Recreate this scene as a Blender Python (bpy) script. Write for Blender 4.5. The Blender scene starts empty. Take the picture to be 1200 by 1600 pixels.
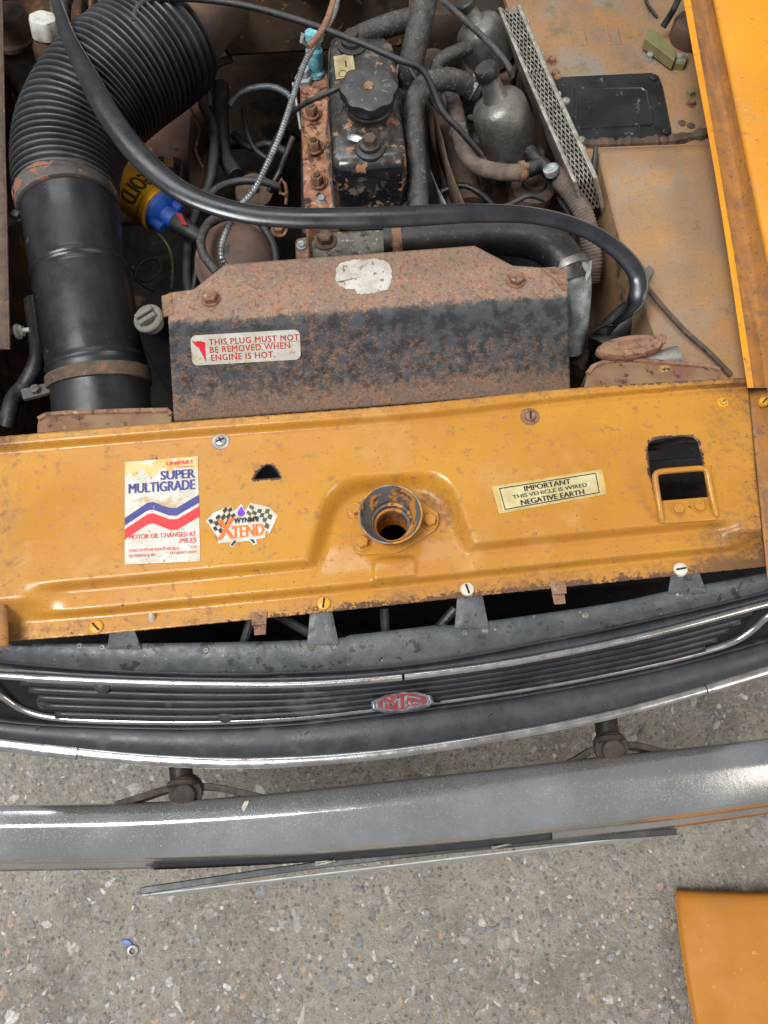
import bpy, math, random
import numpy as np
from mathutils import Vector, Matrix
random.seed(7)
R = math.radians
SC = bpy.context.scene
COL = SC.collection

# ------------------------------------------------------------------ camera
FPX = 1203.0
PITCH, YAW, DIST = 68.0, -4.5, 0.90
cd = bpy.data.cameras.new("camera"); cam = bpy.data.objects.new("camera", cd); COL.objects.link(cam)
cd.sensor_fit = 'HORIZONTAL'; cd.sensor_width = 36.0; cd.lens = 36.0*FPX/1200.0
cd.clip_start = 0.02; cd.clip_end = 200
CR = Matrix.Rotation(R(YAW), 3, 'Z') @ Matrix.Rotation(R(90-PITCH), 3, 'X')
FWD = CR @ Vector((0, 0, -1)); CU = CR @ Vector((0, 1, 0)); CRT = CR @ Vector((1, 0, 0))
CAM = Vector((0, 0, 0.78)) - FWD*DIST
cam.matrix_world = Matrix.Translation(CAM) @ CR.to_4x4()
SC.camera = cam

# ------------------------------------------------------------------ light
world = bpy.data.worlds.new("World"); SC.world = world; world.use_nodes = True
bg = world.node_tree.nodes["Background"]; bg.inputs[0].default_value = (0.86, 0.93, 1.0, 1); bg.inputs[1].default_value = 0.33
def area(name, loc, target, sx, sy, power, col):
    l = bpy.data.lights.new(name, 'AREA'); l.shape = 'RECTANGLE'; l.size = sx; l.size_y = sy; l.energy = power; l.color = col
    o = bpy.data.objects.new(name, l); COL.objects.link(o); o.location = loc
    o.rotation_euler = (Vector(target)-Vector(loc)).to_track_quat('-Z', 'Y').to_euler()
    return o
area("skylight_lamp", (-2.4, -1.0, 6.2), (0, 0, 0.5), 2.4, 2.8, 440, (0.96, 0.98, 1.0))
area("sheen_lamp", (-1.2, 4.2, 6.0), (0, 0, 0.6), 4.0, 1.6, 110, (0.92, 0.96, 1.0))  # weak unseen lamp added at the rear for sheen on the panel
area("doorway_lamp", (4.6, -2.6, 4.6), (0, 0, 0.5), 2.6, 2.6, 150, (1.0, 0.92, 0.80))
SC.view_settings.view_transform = 'Standard'; SC.view_settings.look = 'None'
SC.view_settings.exposure = 0.0; SC.view_settings.gamma = 1.0
SC.cycles.use_denoising = True
SC.cycles.max_bounces = 6

# ------------------------------------------------------------------ geometry helpers
def ray(px, py):
    return (FWD + CRT*((px-600)/FPX) - CU*((py-800)/FPX))
def P(px, py, z):
    d = ray(px, py); return CAM + d*((z-CAM.z)/d.z)
def PY(px, py, Y):
    d = ray(px, py); return CAM + d*((Y-CAM.y)/d.y)
def mpp(p):
    return (p-CAM).dot(FWD)/FPX            # metres for one photo pixel at this place
def V(a): return Vector(a)
def sm(a, b, x):
    t = min(1.0, max(0.0, (x-a)/(b-a))); return t*t*(3-2*t)
def lerp(a, b, t): return a+(b-a)*t
def ci(pts):
    xs = [p[0] for p in pts]; ys = [p[1] for p in pts]; n = len(xs)
    ms = []
    for i in range(n):
        a, b = max(0, i-1), min(n-1, i+1); ms.append((ys[b]-ys[a])/(xs[b]-xs[a]))
    def f(x):
        if x <= xs[0]: return ys[0]+ms[0]*(x-xs[0])
        if x >= xs[-1]: return ys[-1]+ms[-1]*(x-xs[-1])
        i = 0
        while x > xs[i+1]: i += 1
        h = xs[i+1]-xs[i]; t = (x-xs[i])/h
        return ((2*t**3-3*t*t+1)*ys[i]+(t**3-2*t*t+t)*h*ms[i]+(-2*t**3+3*t*t)*ys[i+1]+(t**3-t*t)*h*ms[i+1])
    return f
def spline(pts, per=8):
    """Catmull-Rom through tuples of any length"""
    P_ = [np.array(p, float) for p in pts]; out = []
    for i in range(len(P_)-1):
        p0 = P_[max(0, i-1)]; p1 = P_[i]; p2 = P_[i+1]; p3 = P_[min(len(P_)-1, i+2)]
        for k in range(per):
            t = k/per
            out.append(0.5*((2*p1)+(-p0+p2)*t+(2*p0-5*p1+4*p2-p3)*t*t+(-p0+3*p1-3*p2+p3)*t**3))
    out.append(P_[-1]); return out

class MB:
    def __init__(s): s.v = []; s.f = []; s.a = {}
    def add(s, vs, fs):
        n = len(s.v); s.v += [Vector(v) for v in vs]; s.f += [tuple(i+n for i in f) for f in fs]; return s
    def grid(s, fn, n, m, closed=False):
        vs = [fn(i/(n-1), j/(m-1)) for j in range(m) for i in range(n)]
        fs = [(j*n+i, j*n+i+1, (j+1)*n+i+1, (j+1)*n+i) for j in range(m-1) for i in range(n-1)]
        return s.add(vs, fs)
    def rings(s, rings, cap=(True, True)):
        n = len(rings[0]); vs = [v for r in rings for v in r]; fs = []
        for j in range(len(rings)-1):
            for i in range(n):
                k = (i+1) % n; fs.append((j*n+i, j*n+k, (j+1)*n+k, (j+1)*n+i))
        if cap[0]: fs.append(tuple(range(n-1, -1, -1)))
        if cap[1]: fs.append(tuple((len(rings)-1)*n+i for i in range(n)))
        return s.add(vs, fs)
    def tube(s, pts, r, seg=14, cap=(True, True), sect=None, up=None, twist=None):
        """pts world; r number or list; sect optional list of (x,y) unit cross-section, r may be (a,b)"""
        n = len(pts); pts = [Vector(p) for p in pts]
        T = [(pts[min(n-1, i+1)]-pts[max(0, i-1)]).normalized() for i in range(n)]
        nrm = (up or Vector((0, 0, 1))); rings = []
        if abs(nrm.dot(T[0])) > 0.95 and up is None: nrm = Vector((1, 0, 0))
        for i in range(n):
            nrm = (up if up is not None else nrm); nn = (nrm-T[i]*nrm.dot(T[i])).normalized(); nrm = nn if up is None else nrm
            b = T[i].cross(nn); rr = r[i] if isinstance(r, (list, tuple)) else r
            if not isinstance(rr, (list, tuple)): rr = (rr, rr)
            tw = twist[i] if twist else 0.0
            ring = []
            for k in range(len(sect) if sect else seg):
                if sect: x, y = sect[k]
                else:
                    a = 2*math.pi*k/seg; x, y = math.cos(a), math.sin(a)
                x, y = x*rr[0], y*rr[1]
                x, y = x*math.cos(tw)-y*math.sin(tw), x*math.sin(tw)+y*math.cos(tw)
                ring.append(pts[i]+b*x+nn*y)
            rings.append(ring)
        return s.rings(rings, cap)
    def lathe(s, base, axis, prof, seg=28, cap=(True, True), fr=None):
        """prof: list (r, h) along the unit axis; fr(angle) scales radius"""
        axis = Vector(axis).normalized(); u = axis.orthogonal().normalized(); w = axis.cross(u); rings = []
        for q in prof:
            r, h = q[0], q[1]; ring = []
            for k in range(seg):
                a = 2*math.pi*k/seg; rr = r*(fr(a) if fr and len(q) > 2 else 1.0)
                ring.append(Vector(base)+axis*h+u*(rr*math.cos(a))+w*(rr*math.sin(a)))
            rings.append(ring)
        return s.rings(rings, cap)
    def prism(s, poly, zb):
        """poly: world points of the top outline; straight down to zb"""
        n = len(poly); bot = [Vector((p[0], p[1], zb)) for p in poly]
        return s.rings([bot, [Vector(p) for p in poly]])
    def slab(s, poly, th):
        return s.rings([[Vector(p)-Vector((0, 0, th)) for p in poly], [Vector(p) for p in poly]])
    def box(s, c, ax, ay, az):
        c, ax, ay, az = Vector(c), Vector(ax), Vector(ay), Vector(az); r = []
        for q in (-1, 1): r.append([c+az*q-ax-ay, c+az*q+ax-ay, c+az*q+ax+ay, c+az*q-ax+ay])
        return s.rings(r)
    def hexa(s, base, axis, r, h, rot=0.3, washer=0.0):
        axis = Vector(axis).normalized(); u = axis.orthogonal().normalized(); w = axis.cross(u)
        if washer: s.lathe(base, axis, [(washer, -0.001), (washer, 0.0008), (washer*0.96, 0.0014)], 20); base = Vector(base)+axis*0.0014
        rg = []
        for rr, hh in ((r, -0.001), (r, h*0.86), (r*0.86, h)):
            rg.append([Vector(base)+axis*hh+(u*math.cos(rot+k*math.pi/3)+w*math.sin(rot+k*math.pi/3))*rr for k in range(6)])
        return s.rings(rg)

def link(o): COL.objects.link(o); return o
def mesh_of(name, mb, mat, org, smooth=35):
    me = bpy.data.meshes.new(name); me.from_pydata([tuple(v-org) for v in mb.v], [], mb.f); me.validate(); me.update()
    for k, vals in mb.a.items():
        at = me.attributes.new(k, 'FLOAT', 'POINT'); at.data.foreach_set('value', vals)
    if mat: me.materials.append(mat)
    if smooth:
        me.polygons.foreach_set('use_smooth', [True]*len(me.polygons))
        me.set_sharp_from_angle(angle=R(smooth))
    return me
ROOTLOC = {}
def part(name, mb, mat, parent, smooth=35, bevel=0, solid=0, label=None, sub=0, kind=None):
    org = ROOTLOC[parent.name]
    o = link(bpy.data.objects.new(name, mesh_of(name, mb, mat, org, smooth)))
    o.parent = parent; ROOTLOC[o.name] = org
    if solid: m = o.modifiers.new('thickness', 'SOLIDIFY'); m.thickness = solid; m.offset = -1
    if bevel: m = o.modifiers.new('bevel', 'BEVEL'); m.width = bevel; m.segments = 2; m.limit_method = 'ANGLE'; m.angle_limit = R(40)
    if sub: m = o.modifiers.new('subdivide', 'SUBSURF'); m.levels = sub; m.render_levels = sub
    if label: o['label'] = label
    if kind: o['kind'] = kind
    return o
def tag(o, label, cat, group=None):
    o['label'] = label; o['category'] = cat
    if group: o['group'] = group
    return o
def thing(name, label, cat, loc, group=None):
    o = link(bpy.data.objects.new(name, None)); o.location = loc; o.empty_display_size = 0.05
    ROOTLOC[o.name] = Vector(loc); return tag(o, label, cat, group)
def solo(name, mb, mat, label, cat, group=None, **kw):
    """a thing that is a single mesh"""
    c = Vector((0, 0, 0))
    for v in mb.v: c += v
    c /= len(mb.v); c.z = min(v.z for v in mb.v)
    o = link(bpy.data.objects.new(name, mesh_of(name, mb, mat, c, kw.get('smooth', 35)))); o.location = c; ROOTLOC[o.name] = c
    if kw.get('solid'): m = o.modifiers.new('thickness', 'SOLIDIFY'); m.thickness = kw['solid']; m.offset = -1
    if kw.get('bevel'): m = o.modifiers.new('bevel', 'BEVEL'); m.width = kw['bevel']; m.segments = 2; m.limit_method = 'ANGLE'; m.angle_limit = R(40)
    return tag(o, label, cat, group) if cat else o
def struct(o): o['kind'] = 'structure'; return o

# ------------------------------------------------------------------ materials
def C(r, g, b):
    f = lambda c: (c/255/12.92 if c/255 <= 0.04045 else ((c/255+0.055)/1.055)**2.4)
    return (f(r), f(g), f(b), 1)
def material(name, c1, c2, scale=12, rough=0.5, metal=0.0, spots=(), bump=(0, 0), coat=0.0, dust=None, rv=0.12, wear=None, streak=None, grime=None, spec=0.5, contrast=(0.35, 0.65)):
    """c1/c2 mixed by noise; spots = (colour, scale, threshold, softness, roughness[, metal]); wear = colour set by noise + 'wear' attribute"""
    m = bpy.data.materials.new(name); m.use_nodes = True; nt = m.node_tree; N = nt.nodes; L = nt.links
    b = N['Principled BSDF']; tc = N.new('ShaderNodeTexCoord')
    def noise(sc, det=6, ro=0.6, dist=0.0, src=None):
        n = N.new('ShaderNodeTexNoise'); n.inputs['Scale'].default_value = sc; n.inputs['Detail'].default_value = det
        n.inputs['Roughness'].default_value = ro; n.inputs['Distortion'].default_value = dist
        L.new(src or tc.outputs['Object'], n.inputs['Vector']); return n.outputs['Fac']
    def rng(s, a, bb, lo=0.0, hi=1.0):
        n = N.new('ShaderNodeMapRange'); n.interpolation_type = 'SMOOTHSTEP'; n.inputs[1].default_value = a; n.inputs[2].default_value = bb
        n.inputs[3].default_value = lo; n.inputs[4].default_value = hi; L.new(s, n.inputs[0]); return n.outputs[0]
    def mixc(f, a, bcol):
        n = N.new('ShaderNodeMix'); n.data_type = 'RGBA'; L.new(f, n.inputs[0])
        if isinstance(a, tuple): n.inputs[6].default_value = a
        else: L.new(a, n.inputs[6])
        if isinstance(bcol, tuple): n.inputs[7].default_value = bcol
        else: L.new(bcol, n.inputs[7])
        return n.outputs[2]
    def mixf(f, a, bv):
        n = N.new('ShaderNodeMix'); n.data_type = 'FLOAT'; L.new(f, n.inputs[0])
        if isinstance(a, (int, float)): n.inputs[2].default_value = a
        else: L.new(a, n.inputs[2])
        n.inputs[3].default_value = bv; return n.outputs[0]
    def math_(op, a, bv):
        n = N.new('ShaderNodeMath'); n.operation = op
        for i, q in enumerate((a, bv)):
            if isinstance(q, (int, float)): n.inputs[i].default_value = q
            else: L.new(q, n.inputs[i])
        return n.outputs[0]
    col = mixc(rng(noise(scale, 4), *contrast), c1, c2)
    rgh = rng(noise(scale*2.3, 4), 0.3, 0.7, max(0.03, rough-rv), min(1, rough+rv))
    met = metal; hgt = None
    if streak:
        mp = N.new('ShaderNodeMapping'); mp.inputs['Scale'].default_value = streak[2]; L.new(tc.outputs['Object'], mp.inputs[0])
        col = mixc(rng(noise(streak[1], 4, 0.6, 0, mp.outputs[0]), 0.5, 0.72), col, streak[0])
    for s in spots:
        f = rng(noise(s[1], 3, 0.65), s[2], s[2]+s[3]); col = mixc(f, col, s[0]); rgh = mixf(f, rgh, s[4])
        if metal: met = mixf(f, met, s[5] if len(s) > 5 else 0.0)
    if wear:
        at = N.new('ShaderNodeAttribute'); at.attribute_name = 'wear'
        nn = math_('ADD', math_('MULTIPLY', noise(wear[1], 8, 0.7), 0.62), math_('MULTIPLY', noise(wear[1]*4.3, 4, 0.7), 0.38))
        f0 = math_('ADD', nn, math_('MULTIPLY', at.outputs['Fac'], wear[2]))
        f = rng(f0, wear[3], wear[3]+(wear[4] if len(wear) > 4 else 0.035)); col2 = mixc(rng(noise(60, 4), 0.4, 0.6), wear[0], tuple(c*0.45 for c in wear[0][:3])+(1,))
        col = mixc(f, col, col2); rgh = mixf(f, rgh, 0.85); hgt = f
    if grime:
        ag = N.new('ShaderNodeAttribute'); ag.attribute_name = 'grime'
        ng = math_('ADD', math_('MULTIPLY', noise(grime[1], 8, 0.75), 0.6), math_('MULTIPLY', noise(grime[1]*0.15, 5, 0.6), 0.4))
        f = rng(math_('ADD', math_('MULTIPLY', ag.outputs['Fac'], 0.5), ng), grime[2]+0.28, grime[2]+0.28+grime[3])
        f = math_('MULTIPLY', f, rng(ag.outputs['Fac'], 0.0, 0.35))
        col = mixc(f, col, grime[0]); rgh = mixf(f, rgh, 0.85)
    if dust:
        ge = N.new('ShaderNodeNewGeometry'); sp = N.new('ShaderNodeSeparateXYZ'); L.new(ge.outputs['Normal'], sp.inputs[0])
        f = math_('MULTIPLY', rng(sp.outputs[2], 0.2, 0.95), rng(noise(dust[1], 7, 0.7), 0.35, 0.7, dust[2]*0.35, dust[2]))
        col = mixc(f, col, dust[0]); rgh = mixf(f, rgh, 0.9)
        if metal: met = mixf(f, met, 0.0)
    L.new(col, b.inputs['Base Color']); L.new(rgh, b.inputs['Roughness'])
    if isinstance(met, (int, float)): b.inputs['Metallic'].default_value = met
    else: L.new(met, b.inputs['Metallic'])
    b.inputs['Coat Weight'].default_value = coat; b.inputs['Coat Roughness'].default_value = 0.12
    b.inputs['Specular IOR Level'].default_value = spec
    if bump[1]:
        bp = N.new('ShaderNodeBump'); bp.inputs['Strength'].default_value = bump[1]; bp.inputs['Distance'].default_value = 0.002
        h = noise(bump[0], 4, 0.65)
        if hgt is not None: h = math_('SUBTRACT', h, math_('MULTIPLY', hgt, 0.5))
        L.new(h, bp.inputs['Height']); L.new(bp.outputs[0], b.inputs['Normal'])
    return m
RUST = C(105, 62, 42); RUSTL = C(150, 92, 58); RUSTD = C(58, 36, 28); DUSTC = C(128, 110, 90)
M = {}
M['orange'] = material('orange_paint', C(190, 134, 48), C(180, 122, 45), 7, 0.30, spots=((C(176, 116, 44), 5, 0.56, 0.25, 0.5), (C(188, 136, 66), 14, 0.54, 0.22, 0.6), (C(160, 110, 54), 90, 0.56, 0.14, 0.7), (C(120, 76, 38), 330, 0.655, 0.05, 0.8), (C(88, 56, 40), 150, 0.705, 0.03, 0.85), (C(84, 52, 40), 46, 0.72, 0.02, 0.85)), bump=(160, 0.14), coat=0.2, spec=0.45, wear=(C(92, 66, 58), 75, 0.42, 0.70, 0.03), grime=(C(112, 78, 46), 120, 0.34, 0.3))
M['orange_clean'] = material('wing_orange_paint', C(220, 148, 34), C(208, 136, 32), 5, 0.46, spots=((C(198, 138, 58), 12, 0.54, 0.2, 0.6), (C(170, 116, 60), 60, 0.6, 0.14, 0.7), (C(232, 190, 120), 180, 0.68, 0.03, 0.7), (C(110, 70, 30), 90, 0.71, 0.03, 0.8)), bump=(140, 0.08), coat=0.05, spec=0.35)
M['orange_shaded'] = material('shaded_orange_paint', C(190, 122, 40), C(180, 114, 40), 6, 0.6, spots=((C(172, 116, 56), 16, 0.56, 0.2, 0.7), (C(206, 150, 84), 90, 0.66, 0.08, 0.7), (C(120, 80, 44), 200, 0.70, 0.04, 0.8)), bump=(140, 0.1), spec=0.25)  # wing orange darkened in the colour for the shade on the loose panel
M['mount_brown'] = material('dark_mount_steel', C(50, 43, 38), C(68, 57, 48), 50, 0.7, spots=((C(100, 76, 58), 60, 0.6, 0.1, 0.85),), bump=(160, 0.4))
M['orange_dirty'] = material('dirty_gutter_paint', C(168, 112, 50), C(146, 100, 54), 24, 0.62, spots=((C(122, 92, 66), 40, 0.5, 0.25, 0.85), (C(178, 120, 52), 70, 0.56, 0.2, 0.6), (C(96, 70, 52), 190, 0.62, 0.06, 0.85)), bump=(160, 0.25), streak=(C(116, 84, 60), 60, (1, 0.06, 1)))
M['rusty_cover'] = material('rusty_painted_steel', C(130, 108, 92), C(142, 113, 92), 24, 0.72, spots=((C(156, 112, 86), 60, 0.50, 0.18, 0.85), (C(118, 90, 78), 160, 0.50, 0.16, 0.9), (C(164, 140, 118), 300, 0.56, 0.14, 0.8), (C(96, 60, 50), 330, 0.61, 0.08, 0.9)), bump=(260, 0.4), wear=(C(76, 77, 80), 90, 0.62, 0.585, 0.23))
M['rust'] = material('rust', C(122, 84, 64), C(150, 106, 78), 60, 0.85, spots=((C(82, 56, 46), 110, 0.52, 0.14, 0.9), (C(168, 140, 116), 140, 0.58, 0.1, 0.9)), bump=(220, 0.5), dust=(DUSTC, 30, 0.4))
M['rust_dark'] = material('dark_rust', C(72, 56, 46), C(92, 70, 54), 45, 0.85, spots=((C(122, 88, 64), 70, 0.56, 0.14, 0.9), (C(40, 34, 31), 40, 0.52, 0.14, 0.8)), bump=(180, 0.5), dust=(C(112, 98, 84), 40, 0.35))
M['black_pipe'] = material('black_painted_pipe', C(22, 22, 24), C(34, 34, 35), 9, 0.34, spots=((C(160, 150, 135), 190, 0.745, 0.02, 0.7), (C(82, 62, 50), 26, 0.68, 0.06, 0.8)), bump=(60, 0.12), dust=(C(92, 88, 84), 30, 0.10))
M['hose_rib'] = material('ribbed_hose_rubber', C(20, 20, 21), C(32, 32, 33), 10, 0.38, bump=(90, 0.15), dust=(C(150, 152, 156), 12, 0.26), spots=((C(140, 132, 120), 220, 0.75, 0.02, 0.8),))
M['rubber'] = material('seal_rubber', C(20, 20, 22), C(27, 27, 30), 12, 0.22, spots=((C(120, 112, 100), 160, 0.76, 0.02, 0.7),), bump=(80, 0.06), dust=(C(90, 90, 92), 24, 0.13), rv=0.07, spec=0.7)
M['hose'] = material('aged_hose_rubber', C(44, 43, 43), C(62, 59, 57), 40, 0.6, spots=((C(100, 90, 80), 110, 0.55, 0.12, 0.85), (C(26, 25, 25), 70, 0.56, 0.1, 0.6), (C(150, 142, 130), 260, 0.66, 0.04, 0.8)), bump=(260, 0.6), dust=(C(130, 122, 112), 60, 0.24))
M['hose_black'] = material('black_hose_rubber', C(22, 22, 24), C(36, 35, 35), 18, 0.4, bump=(200, 0.2), dust=(C(120, 110, 98), 60, 0.2), spots=((C(100, 92, 84), 160, 0.64, 0.05, 0.8),))
M['wire'] = material('black_wire', C(26, 26, 28), C(40, 40, 42), 40, 0.5, dust=(C(100, 96, 92), 40, 0.35))
M['braid'] = material('braided_hose', C(118, 100, 88), C(92, 80, 72), 60, 0.8, bump=(400, 0.6))
M['spring'] = material('spiral_steel', C(150, 152, 154), C(112, 112, 112), 60, 0.45, 0.6, spots=((C(112, 74, 56), 25, 0.6, 0.08, 0.8),))
M['engine_black'] = material('chipped_black_enamel', C(20, 22, 26), C(32, 33, 36), 12, 0.22, spots=((C(150, 104, 74), 34, 0.58, 0.04, 0.85), (C(110, 100, 90), 60, 0.56, 0.14, 0.7), (C(60, 44, 36), 120, 0.6, 0.06, 0.8)), bump=(90, 0.3), coat=0.4, dust=(C(140, 126, 110), 60, 0.22))
M['rust_head'] = material('rusty_cast_iron', C(150, 98, 70), C(180, 132, 100), 50, 0.8, spots=((C(84, 54, 40), 60, 0.52, 0.12, 0.9), (C(190, 162, 136), 90, 0.58, 0.1, 0.8), (C(44, 36, 32), 30, 0.62, 0.08, 0.8)), bump=(180, 0.9))
M['black_grime'] = material('oily_grime', C(24, 22, 20), C(40, 34, 28), 14, 0.6, spots=((C(78, 58, 40), 20, 0.62, 0.08, 0.8),), bump=(90, 0.5))
M['bay_brown'] = material('grimy_brown_steel', C(64, 48, 36), C(88, 62, 42), 9, 0.75, spots=((C(120, 78, 44), 16, 0.6, 0.1, 0.8), (C(36, 30, 26), 12, 0.54, 0.12, 0.8)), bump=(110, 0.4))
M['bulkhead'] = material('sooty_bulkhead_paint', C(52, 42, 34), C(76, 58, 42), 10, 0.7, spots=((C(128, 90, 52), 42, 0.64, 0.05, 0.8), (C(28, 25, 23), 9, 0.52, 0.15, 0.7)), bump=(100, 0.35))
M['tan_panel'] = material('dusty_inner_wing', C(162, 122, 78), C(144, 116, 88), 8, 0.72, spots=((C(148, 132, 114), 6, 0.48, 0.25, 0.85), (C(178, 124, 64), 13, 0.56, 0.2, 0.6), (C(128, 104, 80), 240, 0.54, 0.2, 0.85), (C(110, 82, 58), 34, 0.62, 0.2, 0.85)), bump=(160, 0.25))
M['shelf'] = material('dusty_shelf_paint', C(156, 118, 80), C(138, 112, 86), 11, 0.72, spots=((C(174, 116, 60), 12, 0.52, 0.2, 0.6), (C(138, 126, 112), 7, 0.48, 0.2, 0.85), (C(122, 106, 76), 22, 0.54, 0.2, 0.85), (C(112, 88, 66), 200, 0.56, 0.16, 0.9)), bump=(180, 0.3))
M['alloy'] = material('dull_cast_alloy', C(140, 137, 132), C(112, 108, 102), 30, 0.46, 0.7, spots=((C(80, 72, 64), 30, 0.6, 0.1, 0.8), (C(200, 196, 188), 120, 0.72, 0.03, 0.5, 0.5)), bump=(240, 0.35), dust=(C(142, 132, 118), 50, 0.2))
M['white_alloy'] = material('corroded_white_alloy', C(190, 194, 194), C(140, 140, 136), 60, 0.6, 0.25, spots=((C(104, 148, 150), 40, 0.62, 0.08, 0.7),), bump=(200, 0.7))
M['chrome'] = material('tarnished_trim_chrome', C(192, 190, 188), C(164, 160, 156), 30, 0.22, 0.82, spots=((C(150, 136, 124), 60, 0.58, 0.14, 0.5, 0.6), (C(96, 84, 74), 200, 0.66, 0.05, 0.7)), bump=(300, 0.05), rv=0.08)
M['bumper'] = material('dusty_bumper_chrome', C(196, 196, 197), C(174, 172, 170), 6, 0.16, 0.78, spots=((C(164, 160, 154), 420, 0.50, 0.3, 0.4, 0.5), (C(190, 198, 198), 330, 0.70, 0.04, 0.7, 0.2), (C(92, 84, 78), 200, 0.70, 0.03, 0.7, 0.2), (C(84, 66, 54), 70, 0.73, 0.02, 0.8)), bump=(200, 0.05), rv=0.05)
M['grille_black'] = material('faded_black_plastic', C(28, 30, 34), C(42, 44, 48), 9, 0.36, spots=((C(120, 124, 126), 210, 0.72, 0.03, 0.8), (C(74, 72, 70), 14, 0.58, 0.12, 0.7)), bump=(200, 0.2), dust=(C(98, 97, 94), 30, 0.30))
M['grille_top'] = material('spotted_grey_steel', C(64, 68, 70), C(84, 86, 86), 40, 0.5, 0.1, spots=((C(40, 42, 44), 60, 0.58, 0.05, 0.5), (C(150, 150, 146), 160, 0.70, 0.03, 0.8)), bump=(180, 0.3))
M['zinc'] = material('zinc_screw', C(176, 174, 168), C(150, 146, 138), 80, 0.45, 0.5)
M['yellow_screw'] = material('painted_screw', C(212, 158, 42), C(190, 140, 40), 60, 0.45)
M['cream_screw'] = material('pale_plastic_screw', C(214, 206, 190), C(192, 182, 166), 60, 0.5)
M['slot'] = material('slot_dark', C(34, 24, 16), C(46, 32, 22), 80, 0.9)  # dark brown strip that draws the screw slot
M['void'] = material('gap_shade_black', C(16, 15, 15), C(24, 22, 21), 20, 0.9)  # near-black colour paints in the deep shade of the gaps
M['teal'] = material('verdigris_brass', C(74, 158, 172), C(150, 200, 204), 60, 0.7, spots=((C(38, 112, 128), 50, 0.58, 0.1, 0.7), (C(214, 224, 222), 110, 0.66, 0.05, 0.9)), bump=(220, 0.7))
M['gold'] = material('gold_lacquer_can', C(214, 154, 34), C(190, 136, 34), 20, 0.32, 0.3, spots=((C(120, 86, 36), 40, 0.62, 0.1, 0.7),), bump=(90, 0.08))
M['ink_dark'] = material('dark_ink', C(52, 46, 26), C(66, 58, 32), 50, 0.6)
M['blue'] = material('blue_plastic', C(36, 92, 190), C(30, 78, 168), 30, 0.4, dust=(C(110, 110, 110), 40, 0.3))
M['red'] = material('red_plastic', C(176, 40, 44), C(150, 34, 40), 40, 0.5)
M['white_plastic'] = material('aged_white_plastic', C(204, 200, 190), C(182, 176, 164), 40, 0.5, spots=((C(150, 140, 120), 90, 0.58, 0.1, 0.7),), bump=(120, 0.2))
M['cap_black'] = material('scuffed_black_cap', C(28, 28, 30), C(42, 41, 41), 30, 0.45, spots=((C(140, 134, 126), 130, 0.66, 0.05, 0.8),), bump=(180, 0.2), dust=(C(110, 104, 98), 40, 0.4))
M['olive'] = material('olive_zinc_bracket', C(132, 128, 86), C(116, 108, 66), 26, 0.55, 0.2, spots=((C(150, 166, 168), 20, 0.56, 0.1, 0.5, 0.3),))
M['cover_black'] = material('dusty_black_cover', C(24, 25, 25), C(38, 39, 37), 14, 0.4, spots=((C(96, 92, 84), 50, 0.64, 0.08, 0.8),), bump=(140, 0.25))
M['mesh_steel'] = material('filter_mesh_steel', C(188, 182, 168), C(146, 138, 124), 60, 0.5, 0.5, spots=((C(110, 100, 84), 90, 0.58, 0.1, 0.8),))
M['filter_dark'] = material('filter_element', C(22, 22, 22), C(40, 38, 36), 90, 0.9)
M['plate_white'] = material('scratched_plate', C(196, 198, 194), C(168, 170, 166), 30, 0.4, spots=((C(120, 118, 112), 90, 0.64, 0.06, 0.7),))
M['paper_patch'] = material('torn_paper', C(198, 192, 182), C(178, 168, 156), 60, 0.9, spots=((C(120, 104, 92), 150, 0.60, 0.05, 0.9), (C(150, 132, 116), 40, 0.62, 0.06, 0.9)), bump=(260, 0.4))
M['st_white'] = material('worn_white_vinyl', C(206, 202, 192), C(190, 182, 166), 40, 0.5, spots=((C(184, 158, 114), 30, 0.56, 0.16, 0.6), (C(140, 124, 102), 240, 0.62, 0.06, 0.8)))
M['st_cream'] = material('aged_cream_foil', C(206, 192, 146), C(186, 168, 118), 40, 0.45, 0.1, spots=((C(160, 132, 80), 50, 0.62, 0.1, 0.7), (C(226, 218, 190), 90, 0.64, 0.08, 0.5)))
M['st_rim'] = material('tan_foil_border', C(196, 168, 100), C(176, 146, 82), 60, 0.5)
M['ink_blue'] = material('navy_ink', C(56, 56, 122), C(70, 68, 130), 60, 0.5, spots=((C(210, 200, 186), 120, 0.68, 0.03, 0.6),))
M['ink_red'] = material('red_ink', C(218, 50, 52), C(206, 46, 50), 60, 0.5, spots=((C(226, 190, 180), 150, 0.73, 0.03, 0.6),))
M['ink_orange'] = material('orange_ink', C(238, 112, 30), C(230, 100, 26), 60, 0.5)
M['ink_black'] = material('black_ink', C(30, 28, 28), C(44, 42, 40), 60, 0.5)
M['ink_purple'] = material('purple_ink', C(116, 62, 190), C(106, 54, 176), 60, 0.4)
M['st_sun'] = material('sun_yellowed_vinyl', C(226, 168, 88), C(222, 192, 138), 30, 0.55, spots=((C(226, 220, 206), 45, 0.60, 0.03, 0.55),))
M['badge_red'] = material('badge_red_enamel', C(142, 40, 44), C(118, 38, 42), 40, 0.35, spots=((C(170, 160, 156), 120, 0.66, 0.05, 0.7),))
M['badge_silver'] = material('badge_plating', C(140, 142, 144), C(104, 106, 110), 60, 0.35, 0.7)

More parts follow.
